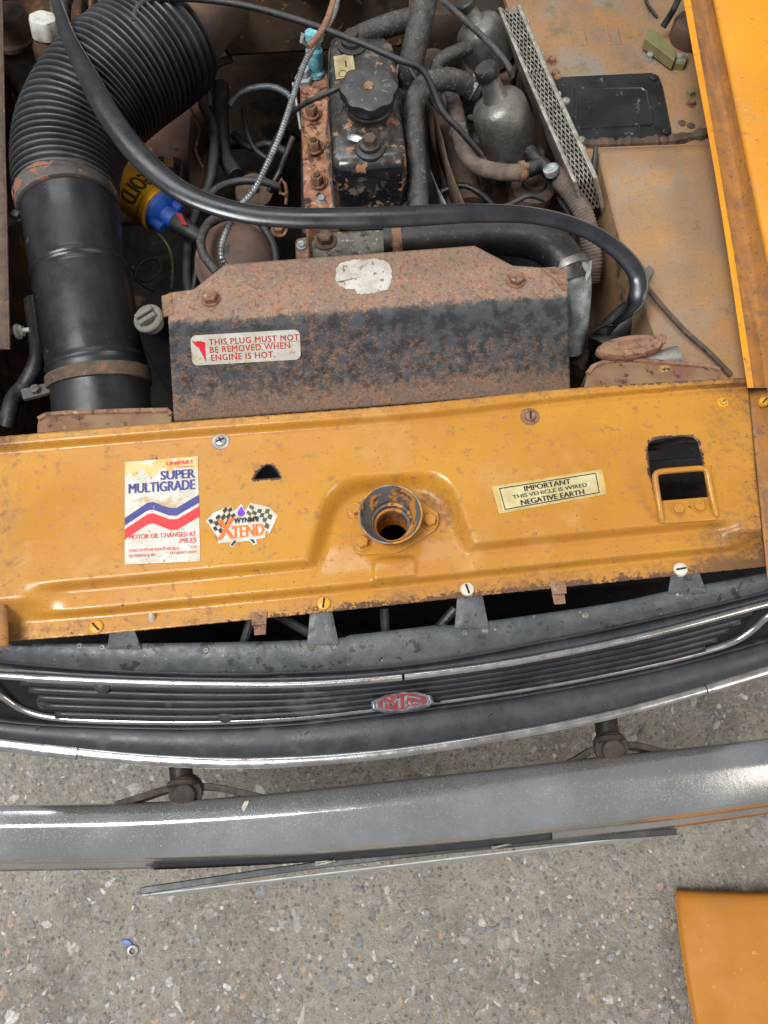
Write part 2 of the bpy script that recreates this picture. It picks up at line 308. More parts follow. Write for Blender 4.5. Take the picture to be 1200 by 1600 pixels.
# ------------------------------------------------------------------ flat print helpers
def quad_map(c, zf, eps):
    """c: photo corners TL, TR, BR, BL -> fn(u,v) with v down"""
    def f(u, v, e=0.0):
        x = lerp(lerp(c[0][0], c[1][0], u), lerp(c[3][0], c[2][0], u), v)
        y = lerp(lerp(c[0][1], c[1][1], u), lerp(c[3][1], c[2][1], u), v)
        return P(x, y, zf(x, y)+eps+e)
    return f
def poly_mb(pts): return MB().add(pts, [tuple(range(len(pts)))])
def text_mb(body, u0, u1, v0, v1, f, bold=0.0, e=0.0004, mb=None, shear=0.0, gap=1.0):
    bw = bold*1.7; bold = 0.0
    cu = bpy.data.curves.new('lettering', 'FONT'); cu.body = body; cu.offset = bold; cu.shear = shear; cu.resolution_u = 3; cu.space_character = gap
    o = link(bpy.data.objects.new('lettering', cu)); dg = bpy.context.evaluated_depsgraph_get(); dg.update()
    me = bpy.data.meshes.new_from_object(o.evaluated_get(dg))
    vs = [v.co.copy() for v in me.vertices]; fs = [tuple(p.vertices) for p in me.polygons]
    bpy.data.objects.remove(o); bpy.data.curves.remove(cu); bpy.data.meshes.remove(me)
    x0 = min(v.x for v in vs); x1 = max(v.x for v in vs); y0 = min(v.y for v in vs); y1 = max(v.y for v in vs)
    mb = mb or MB()
    k_ = (u1-u0)/(x1-x0); n_ = 5 if bw > 0.03 else (3 if bw > 0 else 1)
    for i_ in range(n_):    # heavier strokes: the same letters printed again with a small shift
        sh = (i_/(n_-1)-0.5)*2*bw*k_ if n_ > 1 else 0.0
        mb.add([f(lerp(u0, u1, (v.x-x0)/(x1-x0))+sh, lerp(v1, v0, (v.y-y0)/(y1-y0)), e+0.00004*i_) for v in vs], fs)
    return mb
def tubepx(pts, rpx, per=8, seg=14, rf=None):
    """photo points (x, y, z[, r]) -> smooth tube"""
    pts = [tuple(p)+((rpx,) if len(p) == 3 else ()) for p in pts]
    sp = spline(pts, per); w = [P(a[0], a[1], a[2]) for a in sp]
    r = [a[3]*mpp(q) for a, q in zip(sp, w)]
    if rf:
        s = 0; out = []
        for i, q in enumerate(w):
            if i: s += (q-w[i-1]).length
            out.append(r[i]*rf(s))
        r = out
    return MB().tube(w, r, seg)
def screw(parent, px, py, z, rpx, mat, ang=0.6, slot=True, washer=None, cross=False, name='screw'):
    p = P(px, py, z); k = mpp(p); r = rpx*k; mb = MB()
    if washer: mb.lathe(p, (0, 0, 1), [(washer*k, -0.002), (washer*k, 0.0006), (washer*k*0.94, 0.0012)], 24); p = p+Vector((0, 0, 0.001))
    mb.lathe(p, (0, 0, 1), [(r, -0.003), (r, 0.0012), (r*0.9, 0.0026), (r*0.55, 0.0036), (r*0.01, 0.0039)], 22)
    o = part(name, mb, mat, parent)
    if slot:
        sb = MB(); a = Vector((math.cos(ang), math.sin(ang), 0)); b = Vector((-a.y, a.x, 0))
        sb.box(p+Vector((0, 0, 0.0036)), a*r*0.72, b*r*0.13, Vector((0, 0, 0.0007)))
        if cross: sb.box(p+Vector((0, 0, 0.0037)), b*r*0.5, a*r*0.13, Vector((0, 0, 0.0007)))
        part('slot', sb, M['slot'], o)
    return o
def bolt(parent, px, py, z, rpx, hpx, mat, rot=0.3, washer=1.45, axis=(0, 0, 1), name='bolt'):
    p = P(px, py, z); k = mpp(p)
    return part(name, MB().hexa(p, axis, rpx*k, hpx*k, rot, washer*rpx*k if washer else 0), mat, parent)

# ------------------------------------------------------------------ ground
def ground_material():
    m = bpy.data.materials.new('worn_aggregate_concrete'); m.use_nodes = True; nt = m.node_tree; N = nt.nodes; L = nt.links
    b = N['Principled BSDF']; tc = N.new('ShaderNodeTexCoord')
    def noise(sc, det=6, ro=0.6):
        n = N.new('ShaderNodeTexNoise'); n.inputs['Scale'].default_value = sc; n.inputs['Detail'].default_value = det; n.inputs['Roughness'].default_value = ro
        L.new(tc.outputs['Object'], n.inputs['Vector']); return n.outputs['Fac']
    def rng(s, a, bb):
        n = N.new('ShaderNodeMapRange'); n.interpolation_type = 'SMOOTHSTEP'; n.inputs[1].default_value = a; n.inputs[2].default_value = bb; L.new(s, n.inputs[0]); return n.outputs[0]
    def mix(f, a, c):
        n = N.new('ShaderNodeMix'); n.data_type = 'RGBA'; L.new(f, n.inputs[0])
        for i, q in ((6, a), (7, c)):
            if isinstance(q, tuple): n.inputs[i].default_value = q
            else: L.new(q, n.inputs[i])
        return n.outputs[2]
    col = mix(rng(noise(3.5, 5), 0.35, 0.65), C(204, 194, 177), C(182, 172, 157))
    col = mix(rng(noise(55, 8, 0.7), 0.45, 0.62), col, C(216, 207, 192))
    col = mix(rng(noise(130, 6, 0.75), 0.56, 0.68), col, C(112, 103, 93))
    col = mix(rng(noise(200, 4, 0.75), 0.58, 0.65), col, C(222, 215, 203))
    vo = N.new('ShaderNodeTexVoronoi'); vo.inputs['Scale'].default_value = 95; vo.inputs['Randomness'].default_value = 1.0; L.new(tc.outputs['Object'], vo.inputs['Vector'])
    cr = N.new('ShaderNodeValToRGB'); e = cr.color_ramp; e.elements[0].color = C(140, 132, 123); e.elements[1].color = C(176, 168, 158)
    for pos, c in ((0.2, C(136, 130, 125)), (0.35, C(168, 152, 134)), (0.5, C(196, 190, 180)), (0.7, C(150, 140, 128)), (0.85, C(122, 119, 119))):
        q = e.elements.new(pos); q.color = c
    sp = N.new('ShaderNodeSeparateColor'); L.new(vo.outputs['Color'], sp.inputs[0]); L.new(sp.outputs[0], cr.inputs[0])
    edge = rng(vo.outputs['Distance'], 0.36, 0.28)
    n = N.new('ShaderNodeMath'); n.operation = 'MULTIPLY'; L.new(edge, n.inputs[0]); L.new(rng(sp.outputs[1], 0.35, 0.45), n.inputs[1])
    n2 = N.new('ShaderNodeMath'); n2.operation = 'MULTIPLY'; L.new(n.outputs[0], n2.inputs[0]); n2.inputs[1].default_value = 0.75
    col = mix(n2.outputs[0], col, cr.outputs[0])
    st_ = N.new('ShaderNodeMath'); st_.operation = 'MULTIPLY'; L.new(rng(noise(4.2, 6, 0.65), 0.5, 0.68), st_.inputs[0]); st_.inputs[1].default_value = 0.45
    col = mix(st_.outputs[0], col, C(138, 128, 116))
    L.new(col, b.inputs['Base Color']); b.inputs['Roughness'].default_value = 0.9; b.inputs['Specular IOR Level'].default_value = 0.2
    ad = N.new('ShaderNodeMath'); ad.operation = 'ADD'; L.new(noise(110, 8, 0.72), ad.inputs[0])
    mu = N.new('ShaderNodeMath'); mu.operation = 'MULTIPLY'; L.new(noise(34, 4), mu.inputs[0]); mu.inputs[1].default_value = 1.3; L.new(mu.outputs[0], ad.inputs[1])
    bp = N.new('ShaderNodeBump'); bp.inputs['Strength'].default_value = 1.0; bp.inputs['Distance'].default_value = 0.02
    L.new(ad.outputs[0], bp.inputs['Height']); L.new(bp.outputs[0], b.inputs['Normal'])
    return m
gm = MB().add([(-6, -6, 0), (6, -6, 0), (6, 6, 0), (-6, 6, 0)], [(0, 1, 2, 3)])
struct(solo('ground', gm, ground_material(), None, None, smooth=0))
ICO = None
def pebbles():
    import bmesh
    bm = bmesh.new(); bmesh.ops.create_icosphere(bm, subdivisions=2, radius=1.0)
    iv = [v.co.copy() for v in bm.verts]; bf = [tuple(v.index for v in f.verts) for f in bm.faces]; bm.free()
    rnd = random.Random(3); mb = MB(); cols = []
    pal = [C(150, 143, 134), C(120, 113, 106), C(96, 94, 96), C(88, 80, 74), C(176, 168, 156), C(206, 200, 190), C(140, 116, 92), C(160, 128, 92), C(112, 116, 122), C(132, 124, 116)]
    for k in range(4600):
        px = rnd.uniform(-40, 1240); py = rnd.uniform(1080, 1640)
        p = P(px, py, 0.0); big = rnd.random()
        s = (0.0018+0.0026*rnd.random()) if big < 0.80 else ((0.004+0.004*rnd.random()) if big < 0.97 else 0.007+0.006*rnd.random())
        a = rnd.uniform(0, 6.28); ca, sa = math.cos(a), math.sin(a); fx = rnd.uniform(0.8, 1.5); fy = rnd.uniform(0.55, 1.0)
        hz = min(0.0022, s*rnd.uniform(0.12, 0.32)); ph = [rnd.uniform(0, 6) for _ in range(4)]; c = rnd.choice(pal); c = tuple(lerp(0.38*k_, i, 0.58) for i, k_ in zip(c, (1.04, 0.98, 0.89, 1))); q = rnd.uniform(0.8, 1.12)
        vs = []
        for v in iv:
            w = 1+0.16*math.sin(3*v.x+ph[0])+0.14*math.sin(4*v.y+ph[1])+0.1*math.sin(7*v.x+5*v.y+ph[2])
            x, y = v.x*s*fx*w, v.y*s*fy*w
            vs.append((p.x+x*ca-y*sa, p.y+x*sa+y*ca, hz*(max(-0.6, min(0.72, v.z))*1.2)*(1+0.2*math.sin(5*v.x+ph[3]))))
        mb.add(vs, bf); cols += [tuple(i*q for i in c[:3])+(1,)]*len(vs)
    m = bpy.data.materials.new('pebble_stone'); m.use_nodes = True; nt = m.node_tree; b = nt.nodes['Principled BSDF']
    at = nt.nodes.new('ShaderNodeAttribute'); at.attribute_name = 'stone'
    tc = nt.nodes.new('ShaderNodeTexCoord'); no = nt.nodes.new('ShaderNodeTexNoise'); no.inputs['Scale'].default_value = 180; no.inputs['Detail'].default_value = 6
    nt.links.new(tc.outputs['Object'], no.inputs['Vector'])
    mr = nt.nodes.new('ShaderNodeMapRange'); mr.inputs[1].default_value = 0.35; mr.inputs[2].default_value = 0.65; mr.inputs[3].default_value = 0.7; mr.inputs[4].default_value = 1.15
    nt.links.new(no.outputs['Fac'], mr.inputs[0])
    mx = nt.nodes.new('ShaderNodeVectorMath'); mx.operation = 'SCALE'; nt.links.new(at.outputs['Color'], mx.inputs[0]); nt.links.new(mr.outputs[0], mx.inputs['Scale'])
    nt.links.new(mx.outputs[0], b.inputs['Base Color']); b.inputs['Roughness'].default_value = 0.75
    bp = nt.nodes.new('ShaderNodeBump'); bp.inputs['Strength'].default_value = 0.4; bp.inputs['Distance'].default_value = 0.003
    nt.links.new(no.outputs['Fac'], bp.inputs['Height']); nt.links.new(bp.outputs[0], b.inputs['Normal'])
    me = mesh_of('pebbles', mb, m, Vector((0, 0, 0)), 60)
    ca_ = me.color_attributes.new('stone', 'FLOAT_COLOR', 'POINT'); ca_.data.foreach_set('color', [x for c in cols for x in c])
    o = link(bpy.data.objects.new('pebbles', me)); o['kind'] = 'stuff'; o['label'] = 'small mixed stones showing in the worn concrete floor'; o['category'] = 'pebbles'
pebbles()

# ------------------------------------------------------------------ slam panel
yt = ci([(-60, 687), (0, 682), (270, 660), (640, 632), (890, 607), (1165, 590), (1230, 586)])
yb = ci([(-60, 1009), (0, 1003), (175, 989), (500, 957), (755, 930), (1195, 885), (1240, 880)])
Z0 = 0.78
def smin(a, b, k):
    h = max(k-abs(a-b), 0)/k; return min(a, b)-h*h*k*0.25
def zpanel(x, y):
    a, b = yt(x), yb(x); t = (y-a)/(b-a)
    rimw = 22-10*sm(700, 1150, x)
    z = Z0 + 0.011*(1-sm(a+rimw*0.5, a+rimw*1.25, y))
    # two steps down towards the grille
    e = sm(20, 115, x)*sm(1170, 1110, x)
    s1 = 0.015*sm(0.722, 0.785, t); s2 = 0.014*sm(0.865, 0.915, t)
    g1 = 0.029*sm(0.78, 0.92, t)
    step = lerp(g1, s1+s2, e)
    # pressed hollow round the lock cup
    lx = lerp(508, 478, (y-770)/110); rx = lerp(712, 748, (y-770)/100); top = 742-0.07*(x-600)
    d = smin(smin(x-lx, rx-x, 40), y-top, 46)
    hol = 0.022*sm(-6, 30, d); hol = lerp(hol, min(hol, 0.0155), sm(0.66, 0.84, t))
    # small raised pad in front of the cup
    d2 = smin(smin(x-581, 652-x, 14), y-869-(610-x)*0.05, 14); pad = 0.0042*sm(-1, 5, d2)*(1-sm(0.855, 0.875, t))
    z -= max(step, hol+s2*e*0.9 if t > 0.85 else hol) if hol > 0 else step
    z += pad
    z += 0.0008*math.sin(x*0.013+1)*math.sin(y*0.021)
    return z
def xl(t): return lerp(-40, 8, sm(0.7, 1.0, t))
def xr(t): return lerp(1167, 1196, t)
SLAM = thing('slam_panel', 'ochre orange bonnet slam panel with stickers, lock cup and rectangular hole', 'car panel', P(600, 800, 0.74))
NX, NT = 430, 130
holes = []
dh = [(396, 749), (402, 739), (410, 730), (417, 726), (424, 727), (431, 734), (438, 746)]
rh = [(1012, 700), (1014, 692), (1022, 687), (1040, 684), (1070, 682), (1082, 683), (1090, 690), (1095, 710), (1100, 740), (1106, 778), (1034, 783), (1027, 782), (1022, 760), (1016, 738)]
ch = [(612+31*math.cos(k*math.pi/16), 816+30*math.sin(k*math.pi/16)) for k in range(32)]
holes = [dh, rh, ch]
def inside(p, poly):
    c = False; n = len(poly)
    for i in range(n):
        a, b = poly[i], poly[i-1]
        if (a[1] > p[1]) != (b[1] > p[1]) and p[0] < (b[0]-a[0])*(p[1]-a[1])/(b[1]-a[1])+a[0]: c = not c
    return c
def nearest(p, poly):
    best = None
    for i in range(len(poly)):
        a, b = np.array(poly[i-1], float), np.array(poly[i], float); q = np.array(p); d = b-a
        t = max(0, min(1, np.dot(q-a, d)/np.dot(d, d))); r = a+d*t; l = np.linalg.norm(q-r)
        if best is None or l < best[0]: best = (l, r)
    return best[1]
def chip_edge(x, amp):    # ragged worn edge
    return amp*(math.sin(x*0.31)+0.7*math.sin(x*0.83+2)+0.5*math.sin(x*1.7+1))
pxs = []; keep = []
for j in range(NT):
    t = j/(NT-1)
    for i in range(NX):
        s = i/(NX-1); x = lerp(xl(t), xr(t), s); a, b = yt(x), yb(x)
        if j == 0: a += chip_edge(x, 0.22)
        y = lerp(a, b, t)
        if j == NT-1: y += chip_edge(x, 0.28)
        pxs.append((x, y)); keep.append(True)
bbs = [(min(p[0] for p in h)-4, max(p[0] for p in h)+4, min(p[1] for p in h)-4, max(p[1] for p in h)+4) for h in holes]
which = {}
for k, p in enumerate(pxs):
    for h, bb in zip(holes, bbs):
        if bb[0] < p[0] < bb[1] and bb[2] < p[1] < bb[3] and inside(p, h): keep[k] = False; which[k] = h
faces = []; border = {}
for j in range(NT-1):
    for i in range(NX-1):
        q = (j*NX+i, (j+1)*NX+i, (j+1)*NX+i+1, j*NX+i+1)
        kk = [keep[k] for k in q]
        if all(kk): faces.append(q)
        elif any(kk):
            h = [which[k] for k in q if k in which][0]
            for k in q:
                if keep[k]: border[k] = h
for k, h in border.items():
    r = nearest(pxs[k], h); pxs[k] = (float(r[0]), float(r[1]))
mb = MB(); idx = {}; wear = []; grime = []
for k, p in enumerate(pxs):
    if not keep[k]: continue
    idx[k] = len(mb.v); mb.v.append(P(p[0], p[1], zpanel(*p)))
    t = (p[1]-yt(p[0]))/(yb(p[0])-yt(p[0]))
    w = 0.52*sm(0.925, 1.0, t)*(0.45+0.75*sm(250, 560, p[0])) + 0.55*sm(0.035, 0.0, t)*(0.4+0.6*sm(800, 1000, p[0]))
    w += 0.35*sm(1130, 1175, p[0]) + 0.12*sm(30, 0, p[0])
    for h, bb in zip(holes[:2], bbs[:2]):
        if bb[0]-8 < p[0] < bb[1]+8 and bb[2]-8 < p[1] < bb[3]+8:
            r = nearest(p, h); w = max(w, 0.8*sm(9, 0, math.hypot(p[0]-r[0], p[1]-r[1]))*sm(800, 760, p[1]))
    wear.append(w)
    g = 0.42*math.exp(-(math.hypot((p[0]-635), (p[1]-805)*1.3)/70)**2)+0.22*math.exp(-((p[0]-680)/40)**2-((p[1]-790)/30)**2)
    g += 0.32*sm(1020, 1180, p[0])+0.3*sm(0.10, 0.0, t)+0.35*sm(0.87, 0.96, t)+0.2*math.exp(-((t-0.82)/0.05)**2)*sm(850, 1150, p[0])+0.3*sm(80, 0, p[0])+0.10
    grime.append(min(1.0, g))
mb.f = [tuple(idx[k] for k in q) for q in faces]; mb.a['wear'] = wear; mb.a['grime'] = grime
part('panel_sheet', mb, M['orange'], SLAM, solid=0.0016, smooth=60)
# turned-down edge along the grille side and the radiator side
mb = MB(); mb.grid(lambda s, q: P(lerp(8, 1196, s), yb(lerp(8, 1196, s)), zpanel(lerp(8, 1196, s), yb(lerp(8, 1196, s)))-0.0018-q*0.008)+Vector((0, 0.003, 0)), 60, 2)
mb.grid(lambda s, q: P(lerp(-40, 1166, s), yt(lerp(-40, 1166, s))+1, Z0+0.009-q*0.03)+Vector((0, -0.001, 0)), 60, 2)
part('folded_edge', mb, M['rust'], SLAM, solid=0.001)
zp = lambda x, y, e=0.0: zpanel(x, y)+e
# screws along the panel
screw(SLAM, 345, 690, zp(345, 690), 9, M['zinc'], 0.4, True, 14, True)
screw(SLAM, 828, 651, zp(828, 651), 9, M['rust'], 1.45, True, 15)
screw(SLAM, 1129, 629, zp(1129, 629), 5, M['yellow_screw'], 0.4, True, 9)
screw(SLAM, 151, 980, zp(151, 980), 11, M['yellow_screw'], 2.3)
screw(SLAM, 506, 943, zp(506, 943), 11, M['yellow_screw'], 1.4)
screw(SLAM, 730, 921, zp(730, 921), 11, M['cream_screw'], 1.8)
screw(SLAM, 1063, 890, zp(1063, 890), 11, M['cream_screw'], 0.1)
for x, y in ((405, 968), (872, 920)):
    k = mpp(P(x, y, 0.75)); p = P(x, y-3, zp(x, y-4)); c = MB()
    c.slab([p+Vector((a*k, b*k, 0.0022)) for a, b in ((-13, 8), (13, 8), (11, -12), (-11, -12))], 0.0013)
    c.slab([p+Vector((a*k, b*k, -0.004)) for a, b in ((-10, -8), (10, -8), (9, -26), (-9, -26))], 0.0013)
    c.lathe(p+Vector((0, 0, 0.002)), (0, 0, 1), [(4*k, 0), (4*k, 0.001), (2*k, 0.002)], 12)
    part('spring_clip', c, M['rust'], SLAM, bevel=0.0006)
p = P(237, 968, zp(237, 968)); k = mpp(p)
part('stud', MB().lathe(p-Vector((0, 0, 0.003)), (0.15, 0.35, 1), [(6*k, 0), (5*k, 0.006), (3.5*k, 0.012), (1*k, 0.014)], 14), M['white_plastic'], SLAM, label='little white topped stud on the panel edge')
# lock cup
LZ = zp(600, 830)
fl = [(550, 795), (556, 787), (600, 780), (660, 785), (684, 800), (687, 815), (680, 828), (632, 858), (620, 864), (566, 867), (555, 862), (549, 848)]
mb = MB().slab([P(x, y, LZ+0.0035) for x, y in fl][::-1], 0.005)
# ring-shaped plate: build outer outline to circle
pl = [P(x, y, LZ+0.0055) for x, y in fl]; n = 48
cen = P(612, 816, LZ+0.0055); kc = mpp(cen)
mb = MB(); outer = []
for q in range(n):
    a = 2*math.pi*q/n; best = None
    d = Vector((math.cos(a), math.sin(a), 0))
    for i in range(len(pl)):
        A, B = pl[i-1]-cen, pl[i]-cen; e = B-A; den = d.x*e.y-d.y*e.x
        if abs(den) < 1e-9: continue
        tt = (A.x*e.y-A.y*e.x)/den; uu = (A.x*d.y-A.y*d.x)/den
        if tt > 0 and -0.001 <= uu <= 1.001: best = max(best or 0, tt)
    outer.append(cen+d*(best or 40*kc))
inner = [cen+Vector((math.cos(2*math.pi*q/n), math.sin(2*math.pi*q/n), 0))*33*kc for q in range(n)]
dz = Vector((0, 0, 0.005))
mb.rings([[v-dz for v in outer], outer, inner, [v-dz for v in inner]], (False, False))
part('lock_flange', mb, M['orange'], SLAM, bevel=0.0008)
for x, y in ((566, 849), (671, 815), (556, 797)):
    bolt(SLAM, x, y, LZ+0.0055, 10.5, 11, M['orange'], 0.5, 1.35)
cb = P(612, 818, LZ+0.002); rt = P(610, 803, LZ+0.032); ax = (rt-cb); L_ = ax.length
prof = [(38*kc, 0.0), (40*kc, L_*0.35), (46*kc, L_*0.8), (49*kc, L_*0.97), (49*kc, L_), (46.5*kc, L_*1.005), (44*kc, L_*0.9), (36*kc, L_*0.35), (34*kc, L_*0.3), (33.5*kc, L_*0.1), (29.5*kc, L_*0.06), (29*kc, -0.004), (25*kc, -0.006), (24*kc, -0.05)]
cup = part('lock_cup', MB().lathe(cb, ax, prof, 48, (False, False)), material('worn_cup_paint', C(190, 124, 44), C(176, 112, 44), 20, 0.5, spots=((C(92, 92, 92), 36, 0.53, 0.05, 0.5), (C(120, 88, 52), 60, 0.6, 0.1, 0.8)), bump=(120, 0.2)), SLAM)
worn = material('bare_cup_metal', C(92, 92, 92), C(70, 67, 64), 30, 0.6, 0.0, spots=((C(178, 118, 48), 26, 0.50, 0.06, 0.5), (C(70, 54, 40), 60, 0.54, 0.12, 0.8)), bump=(120, 0.25))
part('cup_lining', MB().lathe(cb, ax, [(47.5*kc, L_*1.004), (46.6*kc, L_*1.012), (43.8*kc, L_*0.905), (35.8*kc, L_*0.36), (33.7*kc, L_*0.305), (33.1*kc, L_*0.11), (29.2*kc, L_*0.07), (28.6*kc, -0.004)], 48, (False, False)), worn, cup)
part('cup_rim', MB().tube([cb+ax+(ax.orthogonal().normalized()*math.cos(a)+ax.normalized().cross(ax.orthogonal().normalized())*math.sin(a))*47.6*kc for a in [2*math.pi*k/48 for k in range(49)]], 0.0012, 8), material('bright_worn_rim', C(140, 138, 132), C(112, 98, 80), 60, 0.55, 0.2, spots=((C(186, 126, 50), 40, 0.50, 0.06, 0.5),)), cup)
# safety catch loop beside the rectangular hole
CZ = zp(1070, 815)
pts = [(1034, 816, CZ+0.002), (1030, 790, CZ+0.010), (1024, 752, CZ+0.016), (1025, 741, CZ+0.018), (1034, 737, CZ+0.018), (1065, 734, CZ+0.018), (1094, 732, CZ+0.018), (1103, 735, CZ+0.018), (1106, 745, CZ+0.017), (1112, 775, CZ+0.011), (1119, 806, CZ+0.003)]
part('catch_loop', tubepx(pts, 4.8, 5, 12), M['orange'], SLAM)
part('catch_plate', MB().slab([P(x, y, CZ+0.003) for x, y in ((1033, 782), (1107, 776), (1122, 806), (1120, 812), (1040, 818), (1036, 814))][::-1], 0.003), M['orange'], SLAM, bevel=0.001)
bolt(SLAM, 1059, 796, CZ+0.003, 9, 6, M['orange'], 0.2, 1.2); bolt(SLAM, 1091, 792, CZ+0.003, 9, 6, M['orange'], 0.6, 1.2)
# ---- stickers on the slam panel
f = quad_map([(195, 722), (309, 713), (313, 877), (195, 882)], zpanel, 0.0007)
def strip(f, pts, mb=None):   # list of (u, vtop, vbottom)
    mb = mb or MB(); n = len(pts)
    vs = [f(u, a) for u, a, b in pts]+[f(u, b) for u, a, b in pts]
    return mb.add(vs, [(i, n+i, n+i+1, i+1) for i in range(n-1)])
rn = random.Random(5)
ov = MB().grid(lambda s, q: f(s, q), 20, 26)
OIL = part('oil_sticker', ov, M['st_white'], SLAM, smooth=0, label='white oil change sticker with blue and red zigzag bands')
f2 = lambda u, v, e=0.0: f(u, v, 0.0003+e)
pt = [(k/24, 0.004, 0.085+0.05*rn.random()*(1+math.sin(k*0.9))) for k in range(25)]
part('faded_band', strip(f2, pt), M['st_sun'], OIL, smooth=0)
zig = [(0.0, 0.0), (0.30, -0.155), (0.38, -0.165), (0.60, -0.085), (0.70, -0.08), (1.0, -0.21)]
part('blue_band', strip(f2, [(u, 0.545+d*0.85, 0.62+d*0.85) for u, d in zig]), M['ink_blue'], OIL, smooth=0)
part('red_band', strip(f2, [(u, 0.655+d*0.85, 0.755+d*0.85) for u, d in zig]), M['ink_red'], OIL, smooth=0)
t = text_mb('SUPER', 0.49, 0.95, 0.115, 0.20, f2, 0.022); text_mb('MULTIGRADE', 0.055, 0.95, 0.215, 0.31, f2, 0.022, mb=t)
part('lettering', t, M['ink_blue'], OIL, smooth=0)
t = text_mb('UNIPART', 0.57, 0.94, 0.028, 0.065, f2, 0.015, e=0.0007); text_mb('MOTOR OIL CHANGED AT', 0.055, 0.95, 0.712, 0.757, f2, 0.005, mb=t)
text_mb('MILES', 0.74, 0.95, 0.772, 0.817, f2, 0.005, mb=t)
text_mb('HUILE MOTEUR RENOUVELEE A', 0.055, 0.72, 0.852, 0.878, f2, 0.0, mb=t); text_mb('KM', 0.88, 0.95, 0.848, 0.872, f2, 0.0, mb=t)
text_mb('MOTORENOL BEI', 0.055, 0.40, 0.905, 0.93, f2, 0.0, mb=t); text_mb('KM GEWECHSELT', 0.60, 0.95, 0.895, 0.92, f2, 0.0, mb=t)
t.add([f2(0.72, 0.085, 0.0004), f2(0.94, 0.085, 0.0004), f2(0.94, 0.092, 0.0004), f2(0.72, 0.092, 0.0004)], [(3, 2, 1, 0)])
part('lettering', t, M['ink_red'], OIL, smooth=0)
# racing flags sticker
pxm = lambda x, y, e=0.0: P(x, y, zpanel(x, y)+0.0007+e)
out = [(322, 814), (334, 801), (360, 790), (367, 798), (377, 787), (383, 798), (391, 786), (420, 792), (434, 806), (421, 834), (416, 828), (414, 840), (400, 843), (402, 850), (396, 852), (390, 845), (368, 847), (364, 855), (358, 853), (361, 847), (340, 849), (342, 842)]
XT = part('racing_sticker', poly_mb([pxm(x, y) for x, y in out][::-1]), M['st_white'], SLAM, smooth=0, label='orange and white sticker with two crossed chequered flags')
ck = MB(); ckt = MB()
def flag(a, b, c, d, n, m_, mbx):
    for i in range(n):
        for j in range(m_):
            if (i+j) % 2: continue
            q = []
            for u, v in ((i/n, j/m_), ((i+1)/n, j/m_), ((i+1)/n, (j+1)/m_), (i/n, (j+1)/m_)):
                w = 3.0*math.sin(u*5)
                x = lerp(lerp(a[0], b[0], u), lerp(d[0], c[0], u), v); y = lerp(lerp(a[1], b[1], u), lerp(d[1], c[1], u), v)+w
                q.append(pxm(x, y, 0.0004))
            mbx.add(q[::-1], [(0, 1, 2, 3)])
flag((325, 812), (359, 791), (368, 808), (339, 836), 6, 4, ck)
flag((391, 788), (428, 800), (419, 830), (383, 806), 6, 4, ckt)
ck.add([pxm(x, y, 0.0004) for x, y in ((360, 852), (366, 844), (369, 845), (363, 853))][::-1], [(0, 1, 2, 3)])
ck.add([pxm(x, y, 0.0004) for x, y in ((391, 843), (395, 842), (399, 848), (396, 849))][::-1], [(0, 1, 2, 3)])
part('flag_print', ck, M['ink_black'], XT, smooth=0); part('flag_print', ckt, material('faded_flag_ink', C(92, 82, 48), C(70, 66, 44), 60, 0.6), XT, smooth=0)
qf = quad_map([(341, 812), (413, 806), (415, 838), (342, 846)], zpanel, 0.0011)
part('lettering', text_mb("WYNN'S", 0.34, 0.86, -0.02, 0.24, lambda u, v, e=0: qf(u, v, 0.0007), 0.02), M['ink_black'], XT, smooth=0)
bx = MB(); bx.add([qf(u, v, 0.0001) for u, v in ((0.16, 0.30), (0.96, 0.22), (1.0, 0.95), (0.14, 0.97))], [(3, 2, 1, 0)])
part('backing', bx, M['st_white'], XT, smooth=0)
t = text_mb('X', -0.02, 0.33, -0.02, 0.93, lambda u, v, e=0: qf(u, v, 0.0005+e), 0.02, e=0); text_mb('TEND', 0.29, 0.97, 0.36, 0.92, lambda u, v, e=0: qf(u, v, 0.0004+e), 0.028, e=0, mb=t)
part('lettering', t, M['ink_orange'], XT, smooth=0)
dr = [(377, 791), (381, 797), (383, 802), (380, 806), (376, 807), (372, 805), (371, 800), (374, 795)]
part('drop_print', poly_mb([pxm(x, y, 0.0005) for x, y in dr][::-1]), M['ink_purple'], XT, smooth=0)
# earth warning sticker
f = quad_map([(768, 760), (941, 733), (948, 772), (780, 803)], zpanel, 0.0007)
ER = part('warning_sticker', MB().grid(lambda s, q: f(s, q), 16, 6), M['st_rim'], SLAM, smooth=0, label='cream foil label reading important, vehicle wired negative earth')
part('label_field', MB().grid(lambda s, q: f(lerp(0.045, 0.955, s), lerp(0.07, 0.93, q), 0.0003), 12, 5), M['st_cream'], ER, smooth=0)
fr = MB(); fe = lambda u, v: f(u, v, 0.0007)
for u0, u1, v0, v1 in ((0.06, 0.94, 0.10, 0.135), (0.06, 0.94, 0.865, 0.90), (0.06, 0.068, 0.135, 0.865), (0.932, 0.94, 0.135, 0.865)):
    fr.add([fe(u0, v0), fe(u1, v0), fe(u1, v1), fe(u0, v1)], [(3, 2, 1, 0)])
text_mb('IMPORTANT', 0.28, 0.70, 0.17, 0.36, f, 0.02, e=0.0007, mb=fr); text_mb('THIS VEHICLE IS WIRED', 0.16, 0.84, 0.43, 0.57, f, 0.01, e=0.0007, mb=fr); text_mb('NEGATIVE EARTH', 0.22, 0.80, 0.65, 0.84, f, 0.025, e=0.0007, mb=fr)
part('lettering', fr, M['ink_black'], ER, smooth=0)

